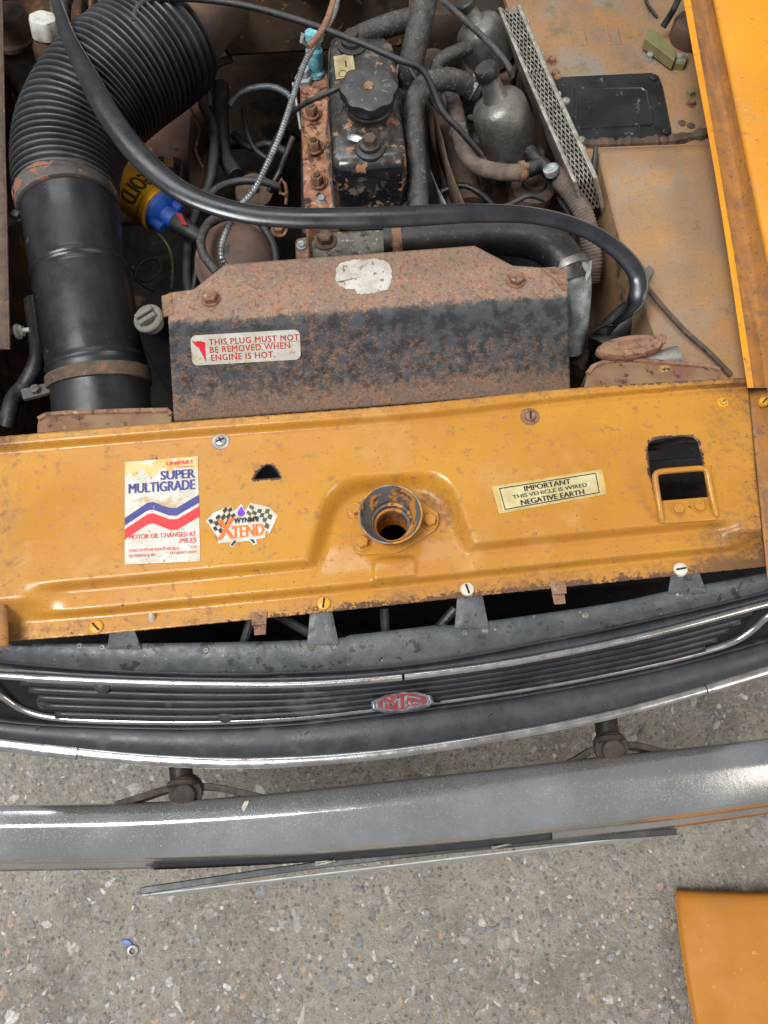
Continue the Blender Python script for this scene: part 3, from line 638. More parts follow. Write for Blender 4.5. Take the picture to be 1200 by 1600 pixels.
# ------------------------------------------------------------------ wings and engine bay shell
WE = {'in': ci([(-30, 1064), (0, 1068), (300, 1122), (600, 1167), (660, 1176)]), 'lip': ci([(-30, 1074), (0, 1079), (350, 1139), (600, 1177), (660, 1184)]),
      'gut': ci([(-30, 1090), (0, 1096), (350, 1160), (600, 1196), (660, 1203)]), 'edge': ci([(-30, 1110), (0, 1117), (350, 1189), (450, 1209), (660, 1243)])}
WING = thing('wing', 'bright ochre orange wing edge with dirty rain gutter beside engine bay', 'car wing', P(1180, 500, 0.7))
def wl(rows, n=50, y0=-60, y1=606):
    def fn(s, q):
        y = lerp(y0, y1, s); k = q*(len(rows)-1); i = min(int(k), len(rows)-2); a, b = rows[i], rows[i+1]
        pa = P(a[0](y), y, a[1]); pb = P(b[0](y), y, b[1]); return pa.lerp(pb, k-i)
    return MB().grid(fn, n, len(rows))
off = lambda f, d: (lambda y: f(y)+d)
part('gutter_lip', wl([(WE['in'], 0.785), (WE['in'], 0.803), (WE['lip'], 0.803), (WE['lip'], 0.786)]), M['orange_clean'], WING, smooth=40)
part('gutter', wl([(off(WE['lip'], -1), 0.788), (WE['gut'], 0.781), (off(WE['gut'], 8), 0.785), (off(WE['edge'], -3), 0.803)]), M['orange_dirty'], WING, smooth=60)
part('wing_skin', wl([(off(WE['edge'], -3), 0.803), (off(WE['edge'], -1), 0.806), (off(WE['edge'], 4), 0.808), (off(WE['edge'], 60), 0.815), (off(WE['edge'], 200), 0.80)], y1=700), M['orange_clean'], WING, smooth=60)
# corner of the wing in line with the slam panel
cm = MB(); cm.grid(lambda s, q: P(lerp(lerp(1171, 1200, s), lerp(1230, 1240, s), q), lerp(612, 905, s), 0.777-0.004*q+0.006*math.sin(3.1*s)), 40, 10)
part('wing_corner', cm, M['orange_dirty'], WING, solid=0.002)
screw(WING, 1193, 628, 0.782, 8, M['yellow_screw'], 0.7, name='screw')
# matching wing on the other side: only its end and the rusty rail show
LW = thing('wing', 'thin rusty rail edge of the opposite wing beside the black pipe', 'car wing', P(0, 500, 0.7))
rl = MB(); rl.grid(lambda s, q: P(lerp(lerp(-60, -45, s), lerp(3, 15, s), q), lerp(-40, 545, s), 0.80-0.004*math.sin(q*3.1)), 30, 6)
rl.grid(lambda s, q: P(lerp(3, 15, s), lerp(-40, 545, s), 0.80-q*0.03)+Vector((0.0004, 0, 0)), 30, 2)
part('rail', rl, M['rust_dark'], LW, solid=0.002)
part('wing_end', MB().grid(lambda s, q: P(lerp(-40, lerp(4, 17, s)-4*(2*s-1)**2, q), lerp(890, 1010, s), 0.775+0.01*(1-q)), 16, 6), M['orange_dirty'], LW, solid=0.003)
b_ = P(28, 518, 0.775); kk = mpp(b_)
part('bolt', MB().hexa(b_, (1, 0, 0.15), 9*kk, 7*kk, 0.2, 12*kk).tube([b_-Vector((0.02, 0, 0)), b_+Vector((0.016, 0, 0.002))], 4*kk, 10), M['zinc'], LW)

BAY = thing('engine_bay', 'dark grimy engine bay shell with brown bulkhead around the engine', 'engine bay', (0, 0.35, 0.33))
XL, XR, YF, YR = -0.60, 0.60, 0.09, 1.12
bf = MB().add([(XL, YF-0.1, 0.36), (XR, YF-0.1, 0.36), (XR, YR, 0.36), (XL, YR, 0.36)], [(0, 1, 2, 3)])
part('undertray', bf, M['black_grime'], BAY, solid=0.004)
part('bulkhead', MB().grid(lambda s, q: Vector((lerp(XL, XR, s), YR-0.02*math.sin(6*s)-0.06*sm(0.55, 0.6, 1-q), lerp(0.36, 0.95, q))), 40, 30), M['bulkhead'], BAY, solid=0.003)
part('inner_wall', MB().grid(lambda s, q: Vector((XL+0.01+0.03*sm(0.3, 0.6, q)*0-0.02*q, lerp(YF, YR, s), lerp(0.36, 0.785, q))), 10, 10), M['bay_brown'], BAY, solid=0.002)
part('cross_wall', MB().grid(lambda s, q: Vector((lerp(XL, XR, s), YF+0.004, lerp(0.36, 0.66, q))), 10, 4), M['black_grime'], BAY, solid=0.002)
# shelf (inner wing) on the carburettor side
SH = thing('inner_wing', 'dusty tan inner wing shelf with square dimples beside the carburettors', 'car panel', P(1000, 120, 0.5))
shp = [(770, -60), (1100, -60), (1165, 250), (925, 262), (900, 250), (830, 120)]
SZ = 0.70
part('shelf_sheet', MB().slab([P(x, y, SZ) for x, y in shp][::-1], 0.01), M['shelf'], SH)
for x, y in ((905, 60), (958, 58)):
    c = P(x, y, SZ); k = mpp(c)
    r1 = [c+Vector((a*k*11, b*k*17, 0.0003)) for a, b in ((-1, -1), (1, -1), (1, 1), (-1, 1))]; r2 = [c+(v-c)*0.8+Vector((0, 0, 0.0022)) for v in r1]; r3 = [c+(v-c)*0.62+Vector((0, 0, 0.0012)) for v in r1]
    part('dimple', MB().rings([r1, r2, r3], (False, True)), M['shelf'], SH, bevel=0.0008)
for x, y, mm in ((862, 97, 'rust'), (867, 118, 'rust'), (870, 126, 'rust'), (1014, 91, 'zinc'), (1079, 163, 'rust'), (1078, 148, 'olive')):
    bolt(SH, x, y, SZ, 6, 7, M[mm], random.random(), 1.3)
for x, y in ((1064, 196), (1078, 200)): bolt(SH, x, y, SZ-0.004, 7, 4, M['rust_dark'], 0.4, 1.3)
part('seam_sealer', tubepx([(905, 226, SZ), (950, 226, SZ), (1000, 224, SZ), (1050, 220, SZ), (1110, 208, SZ)], 9, 8, 8, rf=lambda s: 1+0.35*math.sin(s*300)*math.sin(s*140)), M['rust_dark'], SH)
part('wall_sheet', MB().grid(lambda s, q: P(lerp(790, 925, s), lerp(-40, 262, s)-q*0, SZ-0.004)-Vector((0, 0, 0.3*q)), 20, 4), M['bay_brown'], SH, solid=0.002)
# raised arch in front of the shelf
AR = thing('wheel_arch', 'dusty tan raised inner arch panel with a thin pipe across it', 'car panel', P(1050, 420, 0.5))
AZ = 0.745
ar_l = ci([(226, 931), (240, 934), (300, 948), (380, 970), (440, 992), (520, 1020), (600, 1050)])
def arf(s, q):
    y = lerp(232, 612, s); y0 = y-(8*q if s < 0.02 else 8*q*(1-s)); x = lerp(ar_l(y), WE['in'](y)+30, q)
    return P(x, y0, AZ+0.012*sm(0, 0.12, s)-0.012+0.02*s*q+0.008*math.sin(q*3.1))
part('arch_sheet', MB().grid(arf, 40, 24), M['tan_panel'], AR, solid=0.002, smooth=60)
part('arch_wall', MB().grid(lambda s, q: (P(ar_l(lerp(232, 612, s))+0.5, lerp(232, 612, s), AZ-0.002-0.012*(1-sm(0, .12, s)))-Vector((0.03*q, 0, 0.32*q))), 40, 6), material('dark_arch_wall', C(84, 66, 46), C(112, 84, 52), 8, 0.75, spots=((C(48, 40, 34), 14, 0.55, 0.12, 0.8),), bump=(110, 0.3)), AR, solid=0.002)  # side wall in a darker brown than the arch sheet
part('arch_face', MB().grid(lambda s, q: arf(0, s)+Vector((0, 0.002, -0.06*q)), 20, 4), M['tan_panel'], AR, solid=0.002)
part('edge_trim', tubepx([(931, 232, AZ), (929, 262, AZ-0.01), (930, 300, AZ-0.03), (934, 345, AZ-0.05), (936, 390, AZ-0.07)], 4, 6, 8), M['wire'], AR)
part('pipe_clip', MB().slab([P(x, y, AZ+0.016) for x, y in ((1006, 420), (1015, 414), (1022, 420), (1012, 440), (1003, 438))][::-1], 0.002), M['alloy'], AR, bevel=0.0005)
solo('brake_pipe', tubepx([(1000, 437, AZ+0.012), (1015, 455, AZ+0.02), (1040, 485, AZ+0.026), (1075, 522, AZ+0.028), (1105, 548, AZ+0.028), (1142, 586, AZ+0.026)], 4.2, 8, 10), M['rust_dark'], 'thin brown metal pipe running diagonally over the tan arch', 'pipe')
# ------------------------------------------------------------------ black cover plate, bracket, canister
CP = thing('cover_plate', 'black rounded rectangular cover plate screwed to the tan shelf', 'cover', P(965, 165, SZ))
cpo = [(868, 120), (1018, 113), (1030, 119), (1036, 135), (1050, 205), (1046, 213), (900, 219), (885, 200)]
part('plate', MB().slab([P(x, y, SZ+0.006) for x, y in cpo][::-1], 0.005), M['cover_black'], CP, bevel=0.0015)
oi = [(897, 138), (1005, 136), (1014, 141), (1023, 192), (1016, 197), (905, 202), (896, 196)]
c = P(960, 168, SZ+0.006); r1 = [P(x, y, SZ+0.0062) for x, y in oi][::-1]; r2 = [c+(v-c)*0.97+Vector((0, 0, 0.002)) for v in r1]; r3 = [c+(v-c)*0.93+Vector((0, 0, 0.0022)) for v in r1]; r4 = [c+(v-c)*0.9+Vector((0, 0, 0.0006)) for v in r1]
part('pressed_panel', MB().rings([r1, r2, r3, r4], (False, True)), M['cover_black'], CP)
for x, y, mm in ((1021, 122, 'cover_black'), (1040, 206, 'cover_black'), (908, 219, 'zinc'), (884, 158, 'zinc')): screw(CP, x, y, SZ+0.007, 6.5, M[mm], 0.8, slot=(mm != 'zinc'))
BK = thing('bracket', 'small olive and silver folded metal bracket by the wing lip', 'bracket', P(1040, 75, SZ))
b1 = MB().slab([P(x, y, SZ+0.022) for x, y in ((1008, 60), (1014, 44), (1030, 50), (1058, 80), (1054, 94))][::-1], 0.018)
b1.slab([P(x, y, SZ+0.012) for x, y in ((1054, 98), (1058, 82), (1076, 84), (1070, 101))][::-1], 0.012)
part('folded_plate', b1, M['olive'], BK, bevel=0.001)
CN = thing('canister', 'brown round metal can half hidden by the wing lip', 'canister', P(1070, 50, SZ))
cbp = P(1076, 62, SZ); kk = mpp(cbp)
part('can', MB().lathe(cbp, (0, 0.05, 1), [(30*kk, 0), (31*kk, 0.002), (31*kk, 0.026), (29*kk, 0.031), (22*kk, 0.033), (21*kk, 0.031), (0.001, 0.031)], 40), material('brown_can', C(104, 78, 68), C(90, 66, 58), 20, 0.6, bump=(80, 0.1), dust=(DUSTC, 20, 0.3)), CN)
for dx, dy in ((-7, 15), (6, -14)): part('rivet', MB().lathe(cbp+Vector((dx*kk, dy*kk*-1, 0.031)), (0, 0, 1), [(4*kk, 0), (4*kk, 0.003), (1*kk, 0.005)], 12), M['rust_dark'], CN)
solo('cable', tubepx([(1064, -10, 0.76), (1054, 12, 0.755), (1046, 26, 0.74), (1036, 42, 0.725)], 5, 6, 10), M['wire'], 'short black cable ending at the olive bracket', 'cable')
solo('cable', tubepx([(1006, -10, 0.71), (1013, 8, 0.71), (1020, 18, 0.706), (1027, 27, 0.702)], 2.5, 6, 8), M['wire'], 'thin dark wire dangling over the tan shelf', 'cable')

# ------------------------------------------------------------------ radiator cover
RC = thing('radiator_cover', 'rust covered folded steel radiator cover plate behind the orange panel', 'cover plate', P(580, 600, 0.65))
rear = ci([(258, 459), (300, 452), (320, 440), (352, 412), (420, 405), (600, 394), (742, 384), (775, 402), (800, 414), (840, 417), (888, 424)])
def rearl(x):
    pts = [(262, 458), (303, 452), (352, 413), (742, 384), (801, 415), (888, 421)]
    for a, b in zip(pts, pts[1:]):
        if x <= b[0]: return lerp(a[1], b[1], max(0, (x-a[0])/(b[0]-a[0])))
    return 421
crs = lambda x: 505-(x-265)*0.062
bot = lambda x: 656-(x-272)*0.0785
def zcov(x, y):
    yc = crs(x); t = (y-yc)/(bot(x)-yc)
    z = 0.805-0.105*max(0, t)
    bl = 14
    d = (y-yc)/bl
    if abs(d) < 1: z = 0.805-0.105*((d+1)**2/4*bl)/(bot(x)-yc)
    return z
mb = MB(); wr = []
def rcf(s, q):
    if q < 0.4:
        x = lerp(263, 887, s); y = lerp(rearl(x), crs(x)-4, q/0.4)
    else:
        x = lerp(lerp(263, 272, (q-0.4)/0.6), lerp(887, 891, (q-0.4)/0.6), s); y = lerp(crs(x)-4, bot(x)+4, (q-0.4)/0.6)
    dk = 0.42*sm(crs(x)-12, crs(x)+6, y)*(0.25+0.75*sm(bot(x)-4, bot(x)-50, y))+0.06*math.exp(-((y-crs(x)-8)/16)**2)+0.14*sm(520, 680, x)*sm(crs(x)-80, crs(x)-30, y)*sm(crs(x)+90, crs(x)+20, y)-0.02
    wr.append(dk)
    return P(x, y, zcov(x, y))
mb.grid(rcf, 160, 70); mb.a['wear'] = wr; mb.f = [q[::-1] for q in mb.f]
part('cover_sheet', mb, M['rusty_cover'], RC, solid=0.0022, smooth=50)
part('side_flange', MB().grid(lambda s, q: P(lerp(263, 272, s), lerp(470, 655, s), zcov(lerp(263, 272, s), lerp(470, 655, s)))+Vector((0.0003, 0, -0.004-0.03*q)), 20, 3).grid(lambda s, q: P(lerp(888, 891, s), lerp(425, 606, s), zcov(888, lerp(425, 606, s)))+Vector((-0.0003, 0, -0.003-0.03*q)), 20, 3), M['rust_dark'], RC, solid=0.0015)
part('end_tab', MB().slab([P(x, y, 0.806) for x, y in ((252, 462), (268, 457), (272, 490), (254, 495))][::-1], 0.003), M['rust'], RC, bevel=0.001)
part('end_tab', MB().slab([P(x, y, 0.807) for x, y in ((845, 418), (868, 416), (880, 424), (889, 444), (886, 454), (878, 452), (868, 436))][::-1], 0.003), M['rust'], RC, bevel=0.001)
bolt(RC, 329, 467, 0.806, 12, 10, M['rust'], 0.3, 1.25); bolt(RC, 806, 438, 0.806, 12, 9, M['rust'], 0.9, 1.25)
rn = random.Random(11)
pp = []
for k in range(70):
    a = 2*math.pi*k/70; ca, sa = math.cos(a), math.sin(a); e = (abs(ca)**3.2+abs(sa)**3.2)**(-1/3.2)
    pp.append((568+44*e*ca*(1+0.05*(rn.random()-0.5)), 432+27*e*sa*(1+0.09*(rn.random()-0.5))-0.04*(44*ca)+(0 if sa < 0.4 or ca > -0.3 else -7)))
part('paper_remnant', MB().add([P(x, y, zcov(x, y)+0.0008) for x, y in pp]+[P(568, 432, zcov(568, 432)+0.0008)], [(k, 70, (k+1) % 70) for k in range(70)]), M['paper_patch'], RC, smooth=0, label='torn white paper patch on the rusty steel')
f = quad_map([(296, 524), (469, 514), (471, 562), (300, 572)], zcov, 0.0007)
rr = []
for cx, cy, a0 in ((0.94, 0.2, 270), (0.94, 0.8, 0), (0.06, 0.8, 90), (0.06, 0.2, 180)):
    for k in range(6):
        a = R(a0+k*18); rr.append(f(cx+0.055*math.cos(a), cy+0.19*math.sin(a)))
PLG = part('plug_sticker', poly_mb(rr[::-1]), M['st_white'], RC, smooth=0, label='rounded white warning sticker with red lettering about the plug')
f3 = lambda u, v, e=0.0: f(u, v, 0.0004)
t = MB()
text_mb('THIS PLUG MUST NOT', 0.17, 0.985, 0.16, 0.36, f3, 0.008, mb=t, gap=1.1); text_mb('BE REMOVED WHEN', 0.175, 0.90, 0.41, 0.61, f3, 0.008, mb=t, gap=1.1); text_mb('ENGINE IS HOT.', 0.18, 0.76, 0.67, 0.87, f3, 0.008, mb=t, gap=1.1)
t.add([f3(u, v) for u, v in ((0.62, 0.385), (0.99, 0.385), (0.99, 0.40), (0.62, 0.40))], [(3, 2, 1, 0)])
t.add([f3(u, v) for u, v in ((0.015, 0.17), (0.055, 0.23), (0.06, 0.19), (0.135, 0.25), (0.13, 0.90), (0.075, 0.42), (0.05, 0.36))], [(6, 5, 4, 3, 2, 1, 0)])
part('lettering', t, M['ink_red'], PLG, smooth=0)
# mounting plates that stand behind the slam panel
for pts, lab in (([(58, 664), (60, 655), (72, 648), (110, 645), (200, 642), (262, 641), (268, 648), (268, 668), (58, 676)], 'rust edged radiator mounting plate in front of the black pipe'),
                 ([(912, 607), (918, 584), (926, 573), (945, 565), (985, 562), (1050, 567), (1108, 572), (1124, 578), (1120, 598), (912, 612)], 'rusty yellow radiator mounting plate under the round cap')):
    n = len(pts); zt = 0.789; top = [P(x, y, zt) for x, y in pts]
    o = thing('mounting_plate', lab, 'plate', top[0]-Vector((0, 0, 0.06)), 'radiator mounting plates')
    part('plate', MB().slab(top[::-1], 0.003), material('flaking_plate', C(128, 104, 74), C(116, 76, 58), 18, 0.8, spots=((C(168, 140, 70), 20, 0.58, 0.05, 0.7), (C(78, 50, 42), 40, 0.58, 0.08, 0.9)), bump=(160, 0.4)), o, bevel=0.001)
    part('rolled_edge', MB().tube([P(x, y, zt+0.001) for x, y in pts[1:-2]], 0.0032, 8), M['rust'], o)
    part('stand', MB().grid(lambda s, q: P(lerp(pts[0][0]+6, pts[-2][0]-6, s), pts[3][1]+14, zt-0.004)-Vector((0, 0, 0.06*q)), 4, 3), M['rust_dark'], o, solid=0.002)
RCAP = thing('horn', 'rusty flat oval horn cap lying behind the orange panel', 'horn', P(985, 560, 0.74))
cp = P(985, 541, 0.802); kk = mpp(cp)
def ov(sx, sy, zz, n=40): return [cp+Vector((sx*kk*math.cos(2*math.pi*k/n), sy*kk*math.sin(2*math.pi*k/n)+0.07*sx*kk*math.cos(2*math.pi*k/n), zz)) for k in range(n)]
part('disc', MB().rings([ov(50, 16, -0.012), ov(54, 19, -0.008), ov(54, 19, -0.001), ov(50, 17, 0.003), ov(30, 9, 0.004), ov(18, 5, 0.0), ov(8, 2.5, 0.001)]), M['rust'], RCAP)
part('lug', MB().slab([P(x, y, 0.803) for x, y in ((1010, 530), (1032, 521), (1042, 524), (1041, 535), (1020, 543))][::-1], 0.004), M['rust'], RCAP, bevel=0.001)
hp = P(1045, 558, 0.79); kk = mpp(hp)
part('trumpet', MB().lathe(hp+Vector((-0.04, 0, -0.01)), (1, 0.05, 0.1), [(11*kk, 0), (13*kk, 0.02), (15*kk, 0.035), (17*kk, 0.05), (17*kk, 0.054), (12*kk, 0.055)], 24), M['alloy'], RCAP)
# ------------------------------------------------------------------ coolant tank with slotted plug
CT = thing('coolant_tank', 'black coolant tank neck with grey slotted plug beside rusty cover', 'tank', P(240, 560, 0.6))
tl = [(214, 512, 0.795), (250, 488, 0.796), (263, 496, 0.795), (266, 520, 0.78), (272, 640, 0.66), (262, 610, 0.68), (240, 575, 0.715), (222, 545, 0.755)]
tp = [P(*q) for q in tl]; tb = [q+Vector((0.004, 0.035, -0.03)) for q in tp]
part('tank_body', MB().rings([tb, tp][::-1]), M['black_pipe'], CT, bevel=0.004)
pb = P(236, 502, 0.797); pa = PY(228, 489, pb.y+0.004)-pb; kk = mpp(pb)
axv = Vector((-0.22, -0.1, 1)).normalized()
plug = part('plug', MB().lathe(pb, axv, [(19*kk, -0.006), (19*kk, 0.002), (23*kk, 0.003), (24*kk, 0.008), (22*kk, 0.010), (15*kk, 0.0105), (14.5*kk, 0.006), (0.0005, 0.006)], 32), material('grey_plug_plastic', C(122, 118, 110), C(98, 94, 88), 30, 0.6, dust=(DUSTC, 40, 0.3)), CT)
u = Vector((0.9, 0.42, 0.2)).normalized(); w = axv.cross(u).normalized()
part('grip', MB().box(pb+axv*0.011+w*7*kk, u*15*kk, w*4*kk, axv*0.006).box(pb+axv*0.011-w*6*kk, u*15*kk, w*4*kk, axv*0.006), plug.data.materials[0], plug, bevel=0.0015)

# ------------------------------------------------------------------ air hose and pipe
def rib(s):
    u = 0.5+0.5*math.sin(s*2*math.pi/0.0098); return 0.955+0.09*u**0.6
AH = thing('air_hose', 'thick ribbed black flexible air hose curving to the bulkhead', 'hose', P(120, 260, 0.7))
hp = spline([(262, 62, 0.778, 92), (248, 75, 0.78, 93), (225, 92, 0.782, 94), (185, 122, 0.784, 94), (142, 165, 0.782, 92), (114, 212, 0.778, 88), (104, 262, 0.772, 84), (104, 312, 0.766, 80)], 60)
w = [P(a[0], a[1], a[2]) for a in hp]; s = 0; rr = []
for i, q in enumerate(w):
    if i: s += (q-w[i-1]).length
    rr.append(hp[i][3]*mpp(q)*rib(s)*0.93)
part('ribbed_tube', MB().tube(w, rr, 48, (False, False)), M['hose_rib'], AH, smooth=80)
st = spline([(352, -18, 0.765, 66), (310, 18, 0.768, 70), (262, 60, 0.774, 76)], 10); w2 = [P(a[0], a[1], a[2]) for a in st]
part('duct_stub', MB().tube(w2, [a[3]*mpp(q)*0.9 for a, q in zip(st, w2)], 40), material('brown_dusty_stub', C(92, 74, 62), C(64, 52, 46), 14, 0.7, bump=(100, 0.2), dust=(C(140, 112, 92), 12, 0.5)), AH)
AP = thing('air_pipe', 'smooth black metal air pipe with rusty band clamps at both ends', 'pipe', P(150, 560, 0.6))
path = [(103, 305, 0.766, 79), (112, 345, 0.762, 78), (128, 440, 0.748, 79), (146, 540, 0.728, 80), (156, 600, 0.712, 80), (160, 640, 0.700, 80), (164, 690, 0.685, 80)]
pp_ = spline(path, 40); w = [P(a[0], a[1], a[2]) for a in pp_]
def prf(a):
    y = a[1]; return 1-0.025*math.exp(-((y-436)/3.0)**2)+0.03*math.exp(-((y-429)/3.0)**2)+0.03*math.exp(-((y-572)/4)**2)
PB = part('pipe_body', MB().tube(w, [a[3]*mpp(q)*prf(a)*0.93 for a, q in zip(pp_, w)], 48), M['black_pipe'], AP, smooth=60)
def band(y0, y1, grow, name='band_clamp', mat='rust'):
    sel = [(a, q) for a, q in zip(pp_, w) if y0 <= a[1] <= y1]
    ww = [q for a, q in sel]; r = [a[3]*mpp(q)*0.93+grow for a, q in sel]; r[0] -= grow*0.9; r[-1] -= grow*0.9
    return part(name, MB().tube([ww[0]]+ww+[ww[-1]], [r[0]-0.003]+r+[r[-1]-0.003], 48, (False, False)), M[mat], AP, smooth=40)
bandm = material('flaking_band', C(92, 88, 84), C(70, 60, 54), 20, 0.6, 0.2, spots=((C(140, 90, 66), 24, 0.57, 0.05, 0.85), (C(48, 46, 46), 36, 0.58, 0.05, 0.6)), bump=(160, 0.3)); M['bandm'] = bandm
band(303, 330, 0.004, mat='bandm'); band(584, 606, 0.004, mat='rust_dark')
sm_ = [P(x, y, z) for x, y, z in ((82, 335, 0.834), (100, 430, 0.822), (118, 540, 0.802))]
# clamp ears with bolts
for x, y, z in ((28, 340, 0.775), (58, 612, 0.735)):
    c = P(x, y, z); kk = mpp(c)
    part('clamp_ear', MB().box(c, Vector((22*kk, 5*kk, 0)), Vector((-3*kk, 9*kk, 0)), Vector((0, 0, 0.003))).hexa(c+Vector((0, 0, 0.003)), (0, 0, 1), 8*kk, 8*kk, 0.4), M['bandm'], AP, bevel=0.001)
solo('coolant_hose', tubepx([(52, 470, 0.70), (58, 520, 0.70), (60, 560, 0.695), (42, 600, 0.68), (22, 625, 0.66), (12, 665, 0.64)], 14, 8, 14), M['hose_black'], 'black rubber hose hanging between the pipe and rusty rail', 'hose')
# ------------------------------------------------------------------ rubber seal lying over everything
SL = thing('rubber_seal', 'long glossy black rubber bonnet seal looping loose across the engine', 'rubber seal', P(520, 335, 0.75))
sp = [(80, -30, 0.875, 6, 0.6), (88, 0, 0.875, 7.5, 0.6), (106, 55, 0.874, 10, 0.55), (134, 112, 0.873, 14, 0.45), (172, 182, 0.872, 17, 0.35), (224, 250, 0.870, 17, 0.2), (285, 300, 0.866, 16, 0.1), (365, 330, 0.862, 16, 0.0), (455, 341, 0.858, 17, 0.0), (600, 340, 0.853, 18, 0.0), (740, 334, 0.848, 16, 0.0), (835, 338, 0.842, 13, -0.2), (910, 358, 0.832, 12, -0.4), (965, 392, 0.820, 12, -0.6), (996, 432, 0.806, 12, -0.7), (992, 472, 0.79, 12, -0.6), (962, 503, 0.75, 12, -0.4), (940, 520, 0.70, 12, -0.3), (928, 545, 0.63, 12, -0.3), (930, 580, 0.55, 12, -0.3)]
ss = spline(sp, 12); w = [P(a[0], a[1], a[2]) for a in ss]
sect = []
for k in range(20):
    a = 2*math.pi*k/20; x, y = math.cos(a), math.sin(a); sect.append((x, y*(0.55 if y > 0 else 0.35)+0.12*(1-x*x)))
part('seal_strip', MB().tube(w, [(a[3]*mpp(q)*1.16, a[3]*mpp(q)*0.82) for a, q in zip(ss, w)], sect=sect, up=Vector((0, 0, 1)), twist=[a[4]*0.4 for a in ss]), M['rubber'], SL, smooth=70)
w3 = []
for a, q, i in zip(ss, w, range(len(w))):
    T = (w[min(len(w)-1, i+1)]-w[max(0, i-1)]).normalized(); b = T.cross(Vector((0, 0, 1))).normalized(); tw = a[4]*0.4
    side = -1
    w3.append(q-(b*math.cos(tw)+Vector((0, 0, 1))*math.sin(tw))*(a[3]*mpp(q)*0.98)*side*-1+Vector((0, 0, 0.0018)))
part('lip', MB().tube(w3, 0.0016, 8), material('grey_seal_lip', C(96, 90, 84), C(70, 68, 66), 40, 0.7), SL)

# ------------------------------------------------------------------ engine
EN = thing('engine', 'black rocker cover engine with rusty cylinder head and bolts', 'engine', P(570, 250, 0.4))
part('block', MB().prism([P(x, y, 0.69) for x, y in ((468, 110), (655, 95), (690, 345), (470, 365))][::-1], 0.40), M['black_grime'], EN, bevel=0.006)
hd = [P(x, y, 0.722) for x, y in ((468, 122), (512, 112), (530, 345), (476, 350))]
head = part('cylinder_head', MB().prism(hd[::-1], 0.60), M['rust_head'], EN, bevel=0.004)
for x, y in ((487, 178), (491, 232), (496, 286)):
    c = P(x, y, 0.722); kk = mpp(c)
    part('head_boss', MB().lathe(c, (0, 0, 1), [(17*kk, -0.004), (16*kk, 0.004), (12*kk, 0.006)], 20), M['rust_head'], EN)
    bolt(EN, x, y, 0.728, 10, 14, M['rust'], random.random(), 1.25)
    part('stud_tip', MB().lathe(P(x, y, 0.728)+Vector((0, 0, 0.011)), (0, 0, 1), [(5*kk, 0), (5*kk, 0.006), (4*kk, 0.007)], 12), M['rust_dark'], EN)
# rocker cover: lofted shell
tp = [(514, 74), (524, 62), (600, 58), (612, 66), (622, 140), (633, 240), (626, 251), (530, 258), (520, 250), (516, 160)]
zt = 0.805
top = [P(x, y, zt) for x, y in tp]; n0 = len(top)
dens = []
for i in range(n0):
    a, b = top[i], top[(i+1) % n0]
    for k in range(5): dens.append(a.lerp(b, k/5))
cc = sum(dens, Vector())/len(dens)
def ring(grow, z):
    r = []
    for v in dens:
        d = (v-cc); d.z = 0; r.append(Vector((v.x, v.y, z))+d.normalized()*grow)
    return r
lo = [ring(0.013, 0.722), ring(0.013, 0.7255), ring(0.008, 0.726), ring(0.0065, 0.730), ring(0.006, 0.780), ring(0.004, 0.795), ring(0.0, 0.803), ring(-0.006, 0.8065), ring(-0.014, 0.807)]
RK = part('rocker_cover', MB().rings(lo[::-1]), M['engine_black'], EN, smooth=55)
part('gasket', MB().rings([ring(0.0135, 0.7175), ring(0.0135, 0.7218)][::-1]), M['rust_dark'], EN)
# raised saddle in the middle of the cover
def saddle(c, rx, ry, h):
    p = P(c[0], c[1], zt); kk = mpp(p); r = []
    for g, z in ((1.25, -0.002), (1.1, h*0.3), (1.0, h*0.75), (0.9, h), (0.5, h*1.02)):
        r.append([p+Vector((rx*kk*g*math.cos(2*math.pi*k/28), ry*kk*g*math.sin(2*math.pi*k/28), z+0.002)) for k in range(28)])
    return MB().rings(r)
part('filler_dome', saddle((572, 190), 42, 40, 0.006), M['engine_black'], RK)
# cap
cb = P(577, 178, zt+0.004); kk = mpp(cb); cax = Vector((0.0, -0.12, 1)).normalized()
part('filler_neck', MB().lathe(cb, cax, [(34*kk, -0.002), (34*kk, 0.010), (31*kk, 0.012), (31*kk, 0.02)], 30), M['rust_dark'], EN)
lob = lambda a: 1+0.055*math.cos(8*a)
OC = part('oil_cap', MB().lathe(cb+cax*0.013, cax, [(35*kk, 0), (37*kk, 0.002), (37*kk, 0.008), (35*kk, 0.010), (36*kk, 0.013), (39*kk, 0.017), (42*kk, 0.022, 1), (43*kk, 0.030, 1), (41*kk, 0.035, 1), (37*kk, 0.037, 1), (12*kk, 0.038), (10*kk, 0.0375)], 64, fr=lob), M['cap_black'], EN)
part('cap_rivet', MB().lathe(cb+cax*0.050, cax, [(8*kk, 0), (7.5*kk, 0.002), (4*kk, 0.0035), (0.5*kk, 0.004)], 18), M['rust'], OC)
